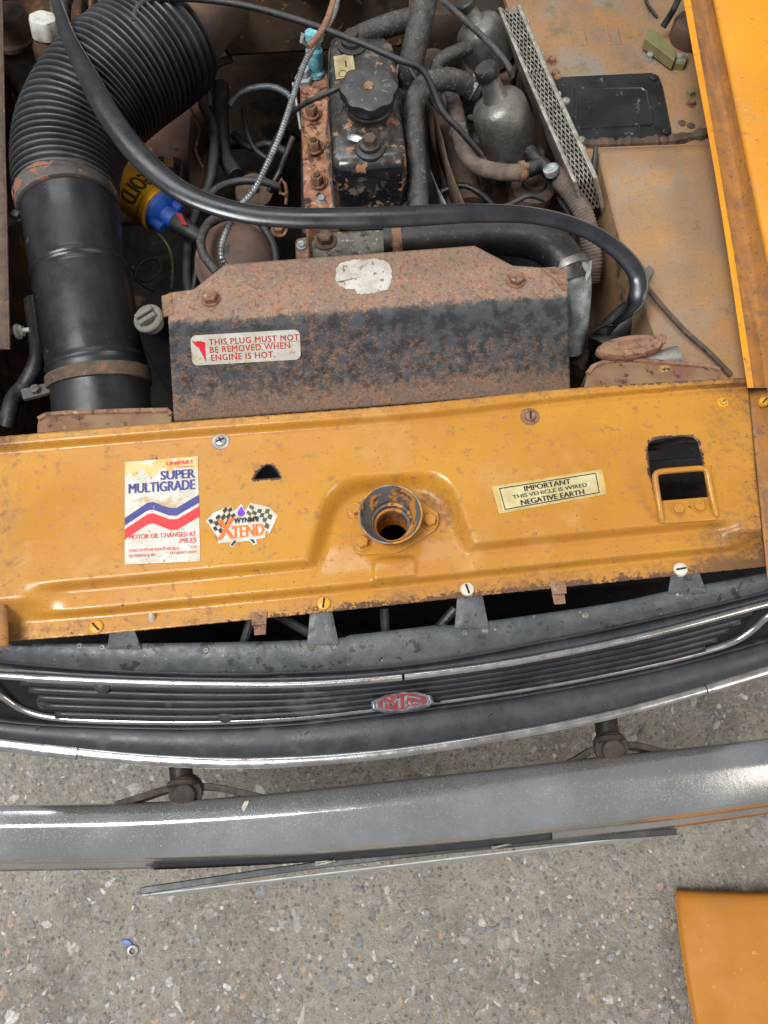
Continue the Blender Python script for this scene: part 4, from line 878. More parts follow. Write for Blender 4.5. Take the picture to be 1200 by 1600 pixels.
# raised wording and marks on the cap
fx = Vector((1, -0.06, 0)).normalized(); fy = cax.cross(fx).normalized()
cf = lambda u, v, e=0.0: cb+cax*0.0505+fx*(u*kk)+fy*(-v*kk)
t = text_mb('OPEN', -34, -12, -3, 4, cf, 0.0, 0); text_mb('MANUAL', 11, 35, -4, 3, cf, 0.0, 0, mb=t)
for k in range(8):
    a = k*math.pi/4+0.4; d = Vector((math.cos(a), math.sin(a), 0)); e = Vector((-d.y, d.x, 0))
    t.add([cf(*((d*14+e*0.8).xy)), cf(*((d*30+e*0.8).xy)), cf(*((d*30-e*0.8).xy)), cf(*((d*14-e*0.8).xy))], [(0, 1, 2, 3)])
part('lettering', t, material('scuffed_grey', C(118, 114, 108), C(90, 88, 84), 60, 0.7), OC, smooth=0)
for x, y in ((578, 234), (550, 72)):
    c = P(x, y, zt+0.0015); kk = mpp(c)
    part('cup_washer', MB().lathe(c, (0, 0, 1), [(24*kk, -0.001), (23*kk, 0.003), (18*kk, 0.006), (17*kk, 0.006), (16*kk, 0.011), (14*kk, 0.012)], 28), M['cap_black'], RK)
    part('cover_bolt', MB().hexa(c+Vector((0, 0, 0.0115)), (0, 0, 1), 11*kk, 12*kk, 0.2), M['rust_dark'], RK)
pf = quad_map([(521, 88), (551, 83), (556, 118), (525, 124)], lambda x, y: zt+0.0025, 0.0005)
PLT = part('name_plate', MB().grid(lambda s, q: pf(s, q), 6, 6), M['st_cream'], EN, smooth=0, label='worn cream plate on the black rocker cover')
t = MB(); t.add([pf(u, v, 0.0004) for u, v in ((0.55, 0.28), (0.62, 0.28), (0.62, 0.55), (0.55, 0.55))], [(3, 2, 1, 0)])
for k in range(24):
    a, b = 2*math.pi*k/24, 2*math.pi*(k+1)/24
    t.add([pf(0.36+r*math.cos(q), 0.8+r*math.sin(q)*0.75, 0.0004) for q, r in ((a, 0.2), (b, 0.2), (b, 0.17), (a, 0.17))], [(3, 2, 1, 0)])
part('plate_mark', t, M['ink_dark'], PLT, smooth=0)
# thermostat housing in front of the engine
th = [P(x, y, 0.735) for x, y in ((486, 372), (520, 360), (612, 356), (618, 392), (490, 410))]
part('thermostat_housing', MB().prism(th[::-1], 0.62), material('dusty_casting', C(112, 106, 96), C(84, 78, 70), 40, 0.7, spots=((C(58, 52, 46), 60, 0.54, 0.14, 0.8), (C(168, 160, 146), 140, 0.6, 0.08, 0.8)), bump=(160, 0.6)), EN, bevel=0.006)
part('housing_lug', MB().prism([P(x, y, 0.725) for x, y in ((461, 372), (482, 368), (486, 408), (462, 408))][::-1], 0.62), M['rust'], EN, bevel=0.004)
bolt(EN, 508, 376, 0.737, 12, 12, M['rust_dark'], 0.3, 1.5)
bolt(EN, 471, 384, 0.727, 6, 5, M['white_alloy'], 0.3, 1.3)
bolt(EN, 502, 312, 0.723, 6, 4, M['white_alloy'], 0.3, 1.2)
part('lifting_eye', MB().tube([P(x, y, z) for x, y, z in ((447, 318, 0.66), (448, 300, 0.68), (446, 288, 0.69), (440, 280, 0.695), (436, 288, 0.69), (438, 302, 0.68), (446, 304, 0.678))], 0.0028, 10), M['rust'], EN)
# heater valve
HV = thing('heater_valve', 'bright turquoise corroded brass valve behind the rocker cover', 'valve', P(490, 118, 0.70))
v0 = P(492, 118, 0.722); v1 = PY(490, 50, v0.y+0.012); ax = (v1-v0); LV = ax.length; kk = mpp(v0)
part('valve_body', MB().lathe(v0, ax, [(14*kk, 0), (15*kk, LV*0.1), (12*kk, LV*0.16), (13*kk, LV*0.2), (13*kk, LV*0.6), (10*kk, LV*0.66), (10*kk, LV*0.8), (14*kk, LV*0.84), (13*kk, LV), (6*kk, LV*1.05)], 22), M['teal'], HV)
part('valve_arm', MB().tube([v0+ax*0.9+Vector((-0.012, 0, 0)), v0+ax*0.95+Vector((-0.017, -0.004, 0.004)), v0+ax*0.85+Vector((-0.019, -0.004, 0)), v0+ax*0.75+Vector((-0.012, 0, 0))], 0.0035, 10), M['white_alloy'], HV)
part('valve_base', MB().hexa(P(475, 128, 0.722), (0, 0, 1), 14*kk, 10*kk, 0.4).hexa(P(476, 115, 0.735), (0, 0, 1), 9*kk, 10*kk, 0.1), M['white_alloy'], HV)

# ------------------------------------------------------------------ carburettors and filters
def carb(b, t, sc, label):
    v0 = P(b[0], b[1], 0.725); v1 = PY(t[0], t[1], v0.y+0.02); ax = v1-v0; Lc = ax.length; kk = mpp(v0)*sc
    o = thing('carburettor', label, 'carburettor', v0-Vector((0, 0, 0.08)), 'twin carburettors')
    part('dashpot', MB().lathe(v0, ax, [(38*kk, -0.02), (42*kk, -0.004), (44*kk, Lc*0.05), (42.5*kk, Lc*0.40), (40*kk, Lc*0.50), (35*kk, Lc*0.56), (26*kk, Lc*0.595), (19*kk, Lc*0.615), (16.5*kk, Lc*0.65), (14*kk, Lc*0.86), (14*kk, Lc*0.88)], 36), M['alloy'], o)
    part('damper_cap', MB().lathe(v0+ax*0.875, ax, [(16.5*kk, 0), (17*kk, Lc*0.02), (17*kk, Lc*0.10), (15*kk, Lc*0.125), (6*kk, Lc*0.13)], 6 if False else 20), M['cap_black'], o)
    part('body', MB().prism([v0+Vector((a*kk, c*kk, -0.012)) for a, c in ((-46, -44), (40, -48), (58, -10), (44, 42), (-40, 40))], 0.62), M['rust_dark'], o, bevel=0.006)
    d = Vector((-20*kk, -48*kk, -0.006))
    part('screw_boss', MB().lathe(v0+d, (0.1, -0.2, 1), [(11*kk, -0.01), (11*kk, 0.006), (8*kk, 0.0075), (6*kk, 0.0075), (6*kk, 0.003), (0.0004, 0.003)], 18), M['cap_black'], o)
    return o
carb((797, 222), (758, 104), 1.0, 'grey alloy carburettor dashpot with black cap nearest the seal')
carb((764, 82), (726, 2), 0.86, 'grey alloy carburettor dashpot with black cap farther back by bulkhead')
def filt(A, B, wpx, label, ztop=0.80, hgt=0.10, lean=0.44):
    a = P(A[0], A[1], ztop); b = P(B[0], B[1], ztop); T = (b-a); T.z = 0; Lf = T.length; T.normalize(); N_ = Vector((-T.y, T.x, 0))   # N_ points right
    if N_.x < 0: N_ = -N_
    DN = Vector((0, 0, 1))-N_*lean
    wd = wpx*mpp(a)
    o = thing('air_filter', label, 'air filter', a-Vector((0, 0, hgt)), 'pancake air filters')
    def slab(off, th, grow):
        p0 = a+N_*off-T*grow; ring_ = []
        for s, z in ((0, -hgt), (0, 0.0), (0.004, 0.004), (Lf+2*grow-0.004, 0.004), (Lf+2*grow, 0.0), (Lf+2*grow, -hgt)): ring_.append(p0+T*s+DN*z)
        return MB().rings([ring_, [v+N_*th for v in ring_]])
    part('end_plate', slab(-wd*0.5-0.006, 0.006, 0.003), M['mesh_steel'], o, bevel=0.0015)
    part('end_plate', slab(wd*0.5, 0.007, 0.003), M['mesh_steel'], o, bevel=0.0015)
    ins = 0.006
    part('element', MB().rings([[a+N_*q+T*s+DN*z for s, z in ((ins, -hgt), (ins, -ins), (Lf-ins, -ins), (Lf-ins, -hgt))] for q in (-wd*0.5, wd*0.5)]), M['filter_dark'], o)
    m = MB()
    def surf(s, q):   # s runs over top then down the near end
        if s <= Lf: return a+T*s+N_*q
        return a+T*Lf+N_*q-DN*(s-Lf)
    st = 0.0095; nrow = max(2, int((Lf+hgt*0.7)/st)); ncol = 4; dq = wd/ncol
    for i in range(nrow):
        for j in range(ncol+1):
            c0 = -wd/2+(j+(0.5 if i % 2 else 0))*dq; s0 = i*st
            for sg in (-1, 1):
                q0, q1 = c0, c0+sg*dq*0.5
                if max(q0, q1) > wd/2+1e-6 or min(q0, q1) < -wd/2-1e-6: continue
                p, r = surf(s0, q0), surf(s0+st, q1); d = (r-p).normalized(); n_ = Vector((0, 0, 1)) if s0 < Lf else T
                e = d.cross(n_).normalized()*0.00075; hh = n_*0.0012
                m.rings([[p-e, p+e, p+e*0.6+hh, p-e*0.6+hh], [r-e, r+e, r+e*0.6+hh, r-e*0.6+hh]])
    part('wire_mesh', m, M['mesh_steel'], o, smooth=0)
    for s in (0.2, 0.72):
        c = a+T*Lf*s+N_*(wd*0.5+0.007)-Vector((0, 0, 0.008))
        part('wing_bolt', MB().lathe(c, N_, [(0.0045, 0), (0.0045, 0.004), (0.003, 0.006), (0.001, 0.007)], 14), M['white_alloy'], o)
    return o
filt((796, 12), (837, 110), 24, 'pale meshed air filter nearest the bulkhead')
filt((838, 113), (913, 279), 25, 'pale meshed air filter in front, beside the black cover plate')
# ------------------------------------------------------------------ hoses
def hose(name, pts, r, mat, label, cat='hose', **kw): return solo(name, tubepx(pts, r, kw.get('per', 8), kw.get('seg', 16), kw.get('rf')), M[mat], label, cat, smooth=60)
def hosethings(): pass
hose('breather_hose', [(668, -30, 0.84), (662, 10, 0.83), (652, 55, 0.815), (643, 100, 0.79), (640, 130, 0.76)], 20, 'hose', 'thick grey hose dropping straight behind the rocker cover')
hose('heater_hose', [(655, 28, 0.79), (620, 36, 0.785), (580, 50, 0.77), (555, 62, 0.75), (530, 78, 0.72)], 17, 'hose', 'grey hose running sideways behind the rocker cover')
hose('breather_hose', [(655, 345, 0.72), (653, 290, 0.745), (648, 220, 0.775), (647, 170, 0.80), (660, 136, 0.812), (690, 124, 0.81), (718, 128, 0.80), (745, 142, 0.785)], 16.5, 'hose', 'cracked grey hose bent like a walking stick beside rocker cover', rf=lambda s: 1+0.02*math.sin(s*220))
H1 = thing('fuel_hose', 'brown braided hose curving below the nearer carburettor', 'hose', P(740, 260, 0.70))
part('hose_run', tubepx([(700, 140, 0.74), (712, 175, 0.745), (718, 205, 0.75), (726, 235, 0.755), (745, 258, 0.757), (775, 268, 0.757), (805, 270, 0.757), (822, 268, 0.757)], 13, 10, 16), M['braid'], H1)
part('hose_neck', tubepx([(692, 112, 0.745), (704, 150, 0.745), (715, 192, 0.749)], 11, 8, 14), M['hose'], H1)
for (x, y, z, ax_) in ((717, 205, 0.750, (0.35, -1, 0.1)), (815, 268, 0.757, (1, 0.1, 0))):
    c = P(x, y, z); kk = mpp(c); part('hose_clip', MB().lathe(c-Vector(ax_).normalized()*0.004, ax_, [(14*kk, 0), (15.5*kk, 0.0005), (15.5*kk, 0.008), (14*kk, 0.0085)], 24).hexa(c+Vector((0, -0.004, 14*kk)), (1, 0, 0), 5*kk, 0.008), M['rust'] if x > 800 else M['alloy'], H1)
hose('fuel_hose', [(690, 130, 0.76), (682, 108, 0.78), (692, 92, 0.79), (712, 82, 0.79), (732, 74, 0.785)], 11, 'hose', 'small grey elbow hose between carburettors and breather')
# tee piece
TE = thing('tee_piece', 'dark pipe tee joint between the braided hoses', 'pipe fitting', P(840, 270, 0.70))
part('branch', tubepx([(818, 268, 0.757), (835, 262, 0.76), (846, 258, 0.762)], 12, 8, 14), M['hose_black'], TE)
part('branch', tubepx([(828, 238, 0.757), (838, 250, 0.76), (856, 266, 0.762), (870, 280, 0.762)], 12, 8, 14), M['hose_black'], TE)
part('cap', MB().lathe(P(862, 268, 0.775), (-0.4, 0.2, 1), [(0.010, -0.004), (0.011, 0), (0.011, 0.006), (0.009, 0.007), (0.0085, 0.004), (0.0004, 0.004)], 20), M['white_alloy'], TE)
part('pump_body', MB().lathe(P(832, 298, 0.70), (0, 0, 1), [(0.034, -0.03), (0.035, 0), (0.033, 0.008), (0.024, 0.014), (0.020, 0.014), (0.018, 0.02), (0.001, 0.02)], 30), M['rust_dark'], TE)
hose('fuel_hose', [(868, 272, 0.76), (882, 288, 0.76), (900, 312, 0.755), (914, 340, 0.745), (922, 375, 0.73), (926, 410, 0.71), (922, 440, 0.69)], 15, 'braid', 'spiral braided hose running past the tan arch', rf=lambda s: 1+0.05*math.sin(s*2*math.pi/0.0045), per=30)
RH = thing('radiator_hose', 'fat black radiator hose bending behind the rusty cover', 'hose', P(760, 370, 0.70))
part('hose_run', tubepx([(600, 377, 0.74), (650, 375, 0.742), (720, 371, 0.745), (790, 369, 0.748), (838, 376, 0.750), (868, 392, 0.750), (884, 414, 0.745), (890, 440, 0.735)], 30, 10, 26), M['hose_black'], RH)
c0 = P(618, 376, 0.741); kk = mpp(c0)
part('hose_clip', MB().lathe(c0-Vector((0.007, 0, 0)), (1, 0.03, 0), [(30*kk, 0), (31.5*kk, 0.0006), (31.5*kk, 0.0134), (30*kk, 0.014)], 34), M['rust'], RH)
c1 = P(886, 412, 0.745); kk = mpp(c1)
wc = part('hose_clip', MB().lathe(c1, (0.25, -0.9, -0.25), [(30*kk, 0), (32*kk, 0.0006), (32*kk, 0.011), (30*kk, 0.012)], 40), M['alloy'], RH)
ew = thing('radiator_outlet', 'corroded whitish alloy elbow at the end of radiator hose', 'pipe fitting', P(900, 470, 0.62))
part('elbow', tubepx([(886, 412, 0.745, 29), (893, 428, 0.738, 29), (899, 450, 0.722, 25), (900, 480, 0.70, 22), (896, 515, 0.67, 22), (888, 545, 0.64, 22)], 24, 8, 22), M['white_alloy'], ew)
part('strap', MB().slab([P(x, y, 0.755) for x, y in ((914, 432), (916, 408), (926, 406), (924, 425), (917, 440))][::-1], 0.003), M['zinc'], ew, bevel=0.001)
hose('bottom_hose', [(925, 300, 0.60), (928, 400, 0.60), (915, 500, 0.60), (890, 580, 0.60)], 22, 'rust_dark', 'rusty brown pipe in shadow beside the radiator outlet', 'pipe')
hose('fan_belt_hose', [(1000, 485, 0.70), (980, 500, 0.69), (960, 520, 0.68), (940, 545, 0.67)], 26, 'hose_black', 'dark rubber hose in deep shadow under the seal end')
# ------------------------------------------------------------------ cables
hose('throttle_cable', [(210, 34, 0.86), (215, 12, 0.866), (240, -2, 0.866), (300, -2, 0.865), (380, 8, 0.865), (470, 33, 0.868), (560, 66, 0.872), (620, 92, 0.868), (662, 112, 0.855), (690, 172, 0.82), (720, 205, 0.80), (752, 242, 0.77)], 5, 'wire', 'long thin black cable crossing above the rocker cover', 'cable')
hose('cable', [(680, -10, 0.86), (700, 8, 0.86), (730, 35, 0.86), (765, 68, 0.86), (792, 100, 0.855), (800, 120, 0.84)], 5, 'hose', 'grey cable crossing in front of the farther carburettor', 'cable')
hose('spiral_cable', [(528, -10, 0.87), (524, 14, 0.87), (512, 40, 0.868), (490, 72, 0.865), (472, 108, 0.862), (455, 160, 0.858), (436, 215, 0.852), (412, 268, 0.845), (395, 300, 0.84), (375, 322, 0.835), (358, 352, 0.82), (347, 380, 0.81), (346, 402, 0.80), (352, 412, 0.79)], 4.6, 'spring', 'silver spiral wound cable hanging left of the rocker cover', 'cable', per=60, seg=10, rf=lambda s: 1+0.10*math.sin(s*2*math.pi/0.0045))
hose('plug_lead', [(545, 130, 0.85), (520, 142, 0.845), (495, 153, 0.835), (470, 166, 0.82), (452, 184, 0.79), (430, 220, 0.74), (415, 260, 0.70)], 4.2, 'wire', 'thin black wire leading from the oil cap area into the dark', 'cable')
hose('pipe_rod', [(458, 130, 0.75), (464, 165, 0.74), (470, 203, 0.73)], 2.4, 'zinc', 'thin bright metal rod beside the rusty cylinder head', 'rod', seg=8)
hose('plug_lead', [(330, 105, 0.66), (318, 140, 0.66), (318, 165, 0.66), (330, 190, 0.66), (335, 225, 0.655), (332, 265, 0.65), (326, 290, 0.64), (300, 350, 0.62), (292, 420, 0.61), (296, 470, 0.60)], 8, 'wire', 'thick black lead curling down beside the brown panel', 'cable')
hose('plug_lead', [(345, 135, 0.64), (345, 190, 0.64), (350, 240, 0.63), (370, 275, 0.63)], 13, 'hose_black', 'dull black tube hanging in the dark left of engine', 'cable')
hose('plug_lead', [(318, 320, 0.70), (340, 294, 0.70), (375, 283, 0.70), (410, 284, 0.70), (435, 292, 0.69)], 6, 'wire', 'black lead arching over the brown generator', 'cable')
hose('plug_lead', [(352, 338, 0.71), (330, 345, 0.715), (315, 370, 0.715), (318, 398, 0.71), (338, 425, 0.70)], 7, 'hose', 'grey plug lead curving down behind the rusty cover', 'cable')
hose('plug_lead', [(400, 340, 0.70), (415, 360, 0.70), (428, 385, 0.69), (432, 410, 0.68)], 6, 'wire', 'short black lead behind the rusty cover near the housing', 'cable')
hose('spiral_cable', [(358, 165, 0.66), (372, 148, 0.665), (395, 138, 0.67), (425, 136, 0.67), (450, 148, 0.665), (460, 168, 0.655)], 5, 'spring', 'dull grey spiral conduit arching in the dark by bulkhead', 'conduit', per=40, seg=10, rf=lambda s: 1+0.10*math.sin(s*2*math.pi/0.004))
hose('copper_pipe', [(524, -8, 0.872), (512, 30, 0.873), (497, 56, 0.872), (482, 74, 0.870)], 5.2, 'rust', 'brown sleeve wrapped on the spiral cable near the valve', 'sleeve')
# heat shield sheets beside the carburettors
for i, (pts, mm, lab) in enumerate((([(676, 150), (682, 185), (692, 215), (700, 250), (712, 285), (728, 322)], 'rust_dark', 'thin dark heat shield sheet between hose and carburettors'), ([(660, 225), (672, 262), (684, 292), (700, 322)], 'white_alloy', 'pale corroded strip under the carburettors'))):
    w = [P(x, y, 0.75 if i == 0 else 0.69) for x, y in pts]
    m = MB(); m.grid(lambda s, q: w[min(len(w)-1, int(s*(len(w)-1)+0.5))]+Vector((0.012*q, 0, -0.09*q)), len(w), 3)
    solo('heat_shield', m, M[mm], lab, 'metal sheet', solid=0.002)
# manifold bits in the dark under the carburettors
mf = thing('manifold', 'dark grimy inlet manifold below the carburettors', 'manifold', P(720, 200, 0.5))
part('log', MB().tube([P(672, 100, 0.66), P(690, 180, 0.66), P(712, 260, 0.66), P(730, 330, 0.66)], 0.03, 18), M['rust_dark'], mf)
for x, y in ((720, 130), (745, 225)): part('runner', MB().tube([P(x-40, y+10, 0.665), P(x, y, 0.68), P(x+45, y-8, 0.69)], 0.022, 16), M['black_grime'], mf)
for x, y in ((700, 150), (735, 190), (728, 245), (752, 168)): bolt(mf, x, y, 0.70, 7, 7, M['alloy'], random.random(), 1.3)

# ------------------------------------------------------------------ ignition coil
CO = thing('ignition_coil', 'gold cylindrical ignition coil with blue plastic end', 'ignition coil', P(230, 320, 0.58))
k0 = P(205, 300, 0.66); k1 = P(262, 338, 0.655); ax = k1-k0; LC = ax.length; kk = mpp(k0)
part('can', MB().lathe(k0, ax, [(24*kk, -LC*0.5), (33*kk, -LC*0.45), (33*kk, LC*0.62), (35*kk, LC*0.64), (35*kk, LC*0.74), (33*kk, LC*0.76), (28*kk, LC*0.76)], 40), M['gold'], CO)
axn = ax.normalized(); uu = Vector((0, 0, 1)); ss_ = axn.cross(uu).normalized(); uu = ss_.cross(axn)
def wrap(u, v, e=0.0):    # u along circumference (0..1 over a quarter turn), v along the axis
    a = lerp(0.75, -0.95, u); r = 33*kk+0.0006
    return k0+axn*(LC*lerp(-0.02, 0.52, v))+(ss_*math.sin(-a)+uu*math.cos(a))*r
t = text_mb('GOLD', 0.0, 1.0, 0.25, 1.0, wrap, 0.03, 0)
part('lettering', t, M['ink_dark'], CO, smooth=0)
bc = part('blue_cap', MB().lathe(k0+ax*0.74, ax, [(30*kk, 0), (29*kk, LC*0.12), (20*kk, LC*0.2), (15*kk, LC*0.22), (14*kk, LC*0.5), (11*kk, LC*0.52)], 30), M['blue'], CO)
part('terminal', MB().lathe(k0+ax*0.85+ss_*22*kk, ax, [(8*kk, 0), (8*kk, LC*0.25), (6*kk, LC*0.27)], 16).lathe(k0+ax*0.85-ss_*22*kk, ax, [(8*kk, 0), (8*kk, LC*0.25), (6*kk, LC*0.27)], 16), M['blue'], CO)
part('lead_boot', MB().lathe(k0+ax*1.2, ax, [(14*kk, 0), (16*kk, LC*0.05), (12*kk, LC*0.5), (8*kk, LC*0.8)], 20), M['wire'], CO)
part('red_tag', MB().slab([P(x, y, 0.67) for x, y in ((274, 332), (284, 334), (292, 352), (284, 350))][::-1], 0.004), M['red'], CO)
hose('coil_wire', [(240, 358, 0.64), (254, 372, 0.63), (265, 390, 0.62), (270, 415, 0.60), (268, 450, 0.58)], 2.2, 'olive', 'thin yellowish wire hanging from the ignition coil', 'cable')
# brown side panel behind the coil with clip and wires
SP = thing('chassis_panel', 'reddish brown mottled chassis panel behind the ignition coil', 'car panel', P(260, 260, 0.45))
part('panel_sheet', MB().slab([P(x, y, 0.60) for x, y in ((150, 350), (190, 240), (250, 170), (318, 140), (325, 260), (300, 335), (240, 345))][::-1], 0.01), material('reddish_grime', C(120, 86, 72), C(94, 62, 48), 12, 0.75, spots=((C(146, 118, 102), 20, 0.58, 0.1, 0.8), (C(120, 74, 30), 12, 0.6, 0.06, 0.7), (C(50, 38, 32), 18, 0.58, 0.1, 0.9)), bump=(90, 0.5)), SP)
part('panel_rib', MB().slab([P(x, y, 0.625) for x, y in ((296, 180), (330, 160), (325, 260), (302, 330), (292, 260))][::-1], 0.03), M['bay_brown'], SP, bevel=0.004)
part('wire_clip', MB().slab([P(x, y, 0.622) for x, y in ((255, 241), (269, 239), (270, 258), (256, 260))][::-1], 0.006), M['rust'], SP, bevel=0.001)
for i in range(3): hose('loom_wire', [(225, 246+i*6, 0.612), (255, 247+i*4, 0.614), (275, 249+i*4, 0.614), (284, 258+i*3, 0.613), (282-i*3, 290, 0.612)], 3, 'wire', ('upper', 'middle', 'lower')[i]+' of three thin black loom wires under the rusty clip', 'cable')
# generator
GN = thing('generator', 'rusty brown domed generator end behind the radiator cover', 'generator', P(372, 400, 0.5))
g0 = P(372, 412, 0.655); kk = mpp(g0)
part('end_dome', MB().lathe(g0, (-0.05, -0.35, 1), [(62*kk, -0.08), (62*kk, 0.0), (60*kk, 0.012), (52*kk, 0.022), (34*kk, 0.03), (12*kk, 0.033), (0.0005, 0.033)], 40), material('brown_generator', C(104, 80, 66), C(76, 60, 50), 14, 0.7, spots=((C(40, 40, 42), 16, 0.6, 0.06, 0.6),), bump=(140, 0.3)), GN)
part('rim', MB().lathe(g0, (-0.05, -0.35, 1), [(61*kk, 0.004), (65*kk, 0.005), (65*kk, 0.012), (60*kk, 0.0125)], 40), M['rust_dark'], GN)
bolt(GN, 436, 360, 0.68, 9, 8, M['rust'], 0.2, 1.5)
SM = thing('starter_solenoid', 'round brown unit in shadow left of the engine', 'solenoid', P(390, 300, 0.5))
part('can', MB().lathe(P(398, 300, 0.62), (0.1, -0.3, 1), [(32*kk, -0.05), (33*kk, 0.0), (30*kk, 0.006), (10*kk, 0.008), (0.0005, 0.008)], 30), M['rust_dark'], SM)
part('terminal', MB().hexa(P(398, 296, 0.629), (0.1, -0.3, 1), 6*kk, 0.008), M['alloy'], SM)
# air box on the bulkhead and other things at the far side
hb = thing('heater_box', 'sooty brown heater box on the bulkhead behind the engine', 'heater', P(430, 40, 0.5))
part('box', MB().prism([P(x, y, 0.80) for x, y in ((330, -60), (640, -75), (640, -30), (330, -14))][::-1], 0.685), M['bulkhead'], hb, bevel=0.008)
part('lid', MB().slab([P(x, y, 0.803) for x, y in ((470, -40), (556, -44), (556, -14), (470, -8))][::-1], 0.012), M['cover_black'], hb, bevel=0.002)
bt = thing('brake_reservoir', 'brown reservoir with white plastic screw cap beside the seal', 'reservoir', P(75, 90, 0.55))
r0 = P(80, 88, 0.725); r1 = PY(68, 36, r0.y+0.006); ax = r1-r0; LR = ax.length; kk = mpp(r1)
part('bottle', MB().lathe(r0-ax*0.9, ax, [(24*kk, 0), (25*kk, LR*0.3), (25*kk, LR*1.2), (20*kk, LR*1.4), (19*kk, LR*1.5)], 26), M['bay_brown'], bt)
part('cap', MB().lathe(r0+ax*0.62, ax, [(20*kk, 0), (22*kk, LR*0.05, 1), (21*kk, LR*0.45, 1), (19*kk, LR*0.54, 1), (10*kk, LR*0.56), (8*kk, LR*0.55)], 48, fr=lambda a: 1+0.04*math.cos(6*a)), M['white_plastic'], bt)
mc = thing('master_cylinder', 'dusty brown round cylinder in the far corner by the rail', 'cylinder', P(18, 30, 0.6))
m0 = P(12, 40, 0.73); part('barrel', MB().lathe(m0-Vector((0, 0, 0.12)), (0, 0.1, 1), [(34*kk, 0), (34*kk, 0.12), (30*kk, 0.135), (12*kk, 0.14), (0.001, 0.14)], 30), M['bay_brown'], mc)
part('band', MB().lathe(m0-Vector((0, 0, 0.03)), (0, 0.1, 1), [(35*kk, 0), (36*kk, 0.001), (36*kk, 0.008), (35*kk, 0.009)], 30), M['rust_dark'], mc)
ps = thing('pedal_box', 'dark brown steel box ledge below the white capped reservoir', 'car panel', P(50, 140, 0.5))
part('ledge', MB().prism([P(x, y, 0.66) for x, y in ((0, -20), (130, -20), (120, 92), (4, 97))][::-1], 0.40), M['bay_brown'], ps, bevel=0.004)
part('ledge_face', MB().grid(lambda s, q: P(lerp(2, 120, s), lerp(97, 92, s)+1, 0.655)-Vector((0, 0.004, 0.2*q)), 8, 6), M['rust_dark'], ps, solid=0.002)
for x, mm, lab in ((143, 'rust', 'thin brown pipe standing behind the ribbed hose'), (158, 'zinc', 'bright silver pipe standing behind the ribbed hose'), (184, 'hose', 'dull grey pipe standing close behind the ribbed hose')):
    hose('standing_pipe', [(x, -30, 0.80), (x, 10, 0.76), (x, 60, 0.71)], 4.2, mm, lab, 'pipe')
hose('grey_hose', [(108, -30, 0.74), (96, 0, 0.73), (94, 40, 0.715), (100, 90, 0.70)], 16, 'hose', 'dull grey hose beside the white capped reservoir')

# ------------------------------------------------------------------ extra wires, clips and grime in the bay
W_ = [([(205, 420, .62), (225, 440, .62), (250, 425, .62), (245, 405, .625), (222, 410, .625), (212, 435, .62), (240, 455, .615)], 2.2, 'wire', 'tangle of thin dull wire beside the black pipe'),
 ([(300, 470, .60), (306, 430, .62), (312, 400, .63), (325, 372, .64)], 5, 'wire', 'black lead rising beside the rusty cover corner'),
 ([(336, 150, .62), (330, 120, .64), (340, 100, .66), (362, 92, .67)], 6, 'hose', 'grey pipe bending up towards the heater box'),
 ([(365, 210, .60), (390, 230, .60), (420, 225, .60), (450, 240, .60)], 6, 'wire', 'black lead lying in the dark left of rocker cover'),
 ([(380, 170, .63), (386, 205, .62), (398, 232, .61), (420, 250, .60)], 4, 'wire', 'thin black wire dropping under the spiral conduit'),
 ([(420, 300, .66), (436, 270, .68), (448, 240, .69), (458, 215, .70)], 5, 'hose_black', 'black lead climbing to the cylinder head'),
 ([(296, 165, .635), (305, 185, .635), (312, 205, .63), (306, 235, .63), (318, 262, .63)], 2.4, 'rust', 'thin rusty wire beside the brown chassis rib'),
 ([(640, 108, .80), (668, 150, .79), (690, 178, .78)], 3, 'wire', 'thin dark wire beside the breather hose'),
 ([(770, 330, .74), (800, 318, .745), (826, 306, .75), (850, 312, .74)], 4, 'wire', 'short black wire under the pipe tee'),
 ([(690, 300, .68), (720, 290, .69), (748, 300, .69), (770, 320, .68)], 5, 'hose_black', 'black tube under the braided fuel hose'),
 ([(20, 150, .60), (40, 200, .58), (30, 260, .57)], 8, 'hose_black', 'black hose in shadow beside the ribbed hose'),
 ([(870, 310, .68), (890, 340, .67), (880, 380, .66), (860, 400, .65)], 5, 'wire', 'black wire behind the radiator hose bend')]
for pts, r, mm, lab in W_: hose('cable', pts, r, mm, lab, 'cable')
for x, y, z, r, ax_, lab in ((737, 134, .79, 18, (0.8, -0.45, -0.3), 'dull clip round the bent grey hose by the carburettor'), (641, 112, .775, 22, (0.05, 0.25, -1), 'pale worm clip on the thick straight hose')):
    c = P(x, y, z); kk_ = mpp(c)
    solo('hose_clip', MB().lathe(c, ax_, [(r*kk_, 0), (r*kk_*1.08, 0.0006), (r*kk_*1.08, 0.0084), (r*kk_, 0.009)], 30).hexa(c+Vector((0, -0.006, r*kk_)), (1, 0, 0), 6*kk_, 0.010), M['alloy'], lab, 'hose clip')

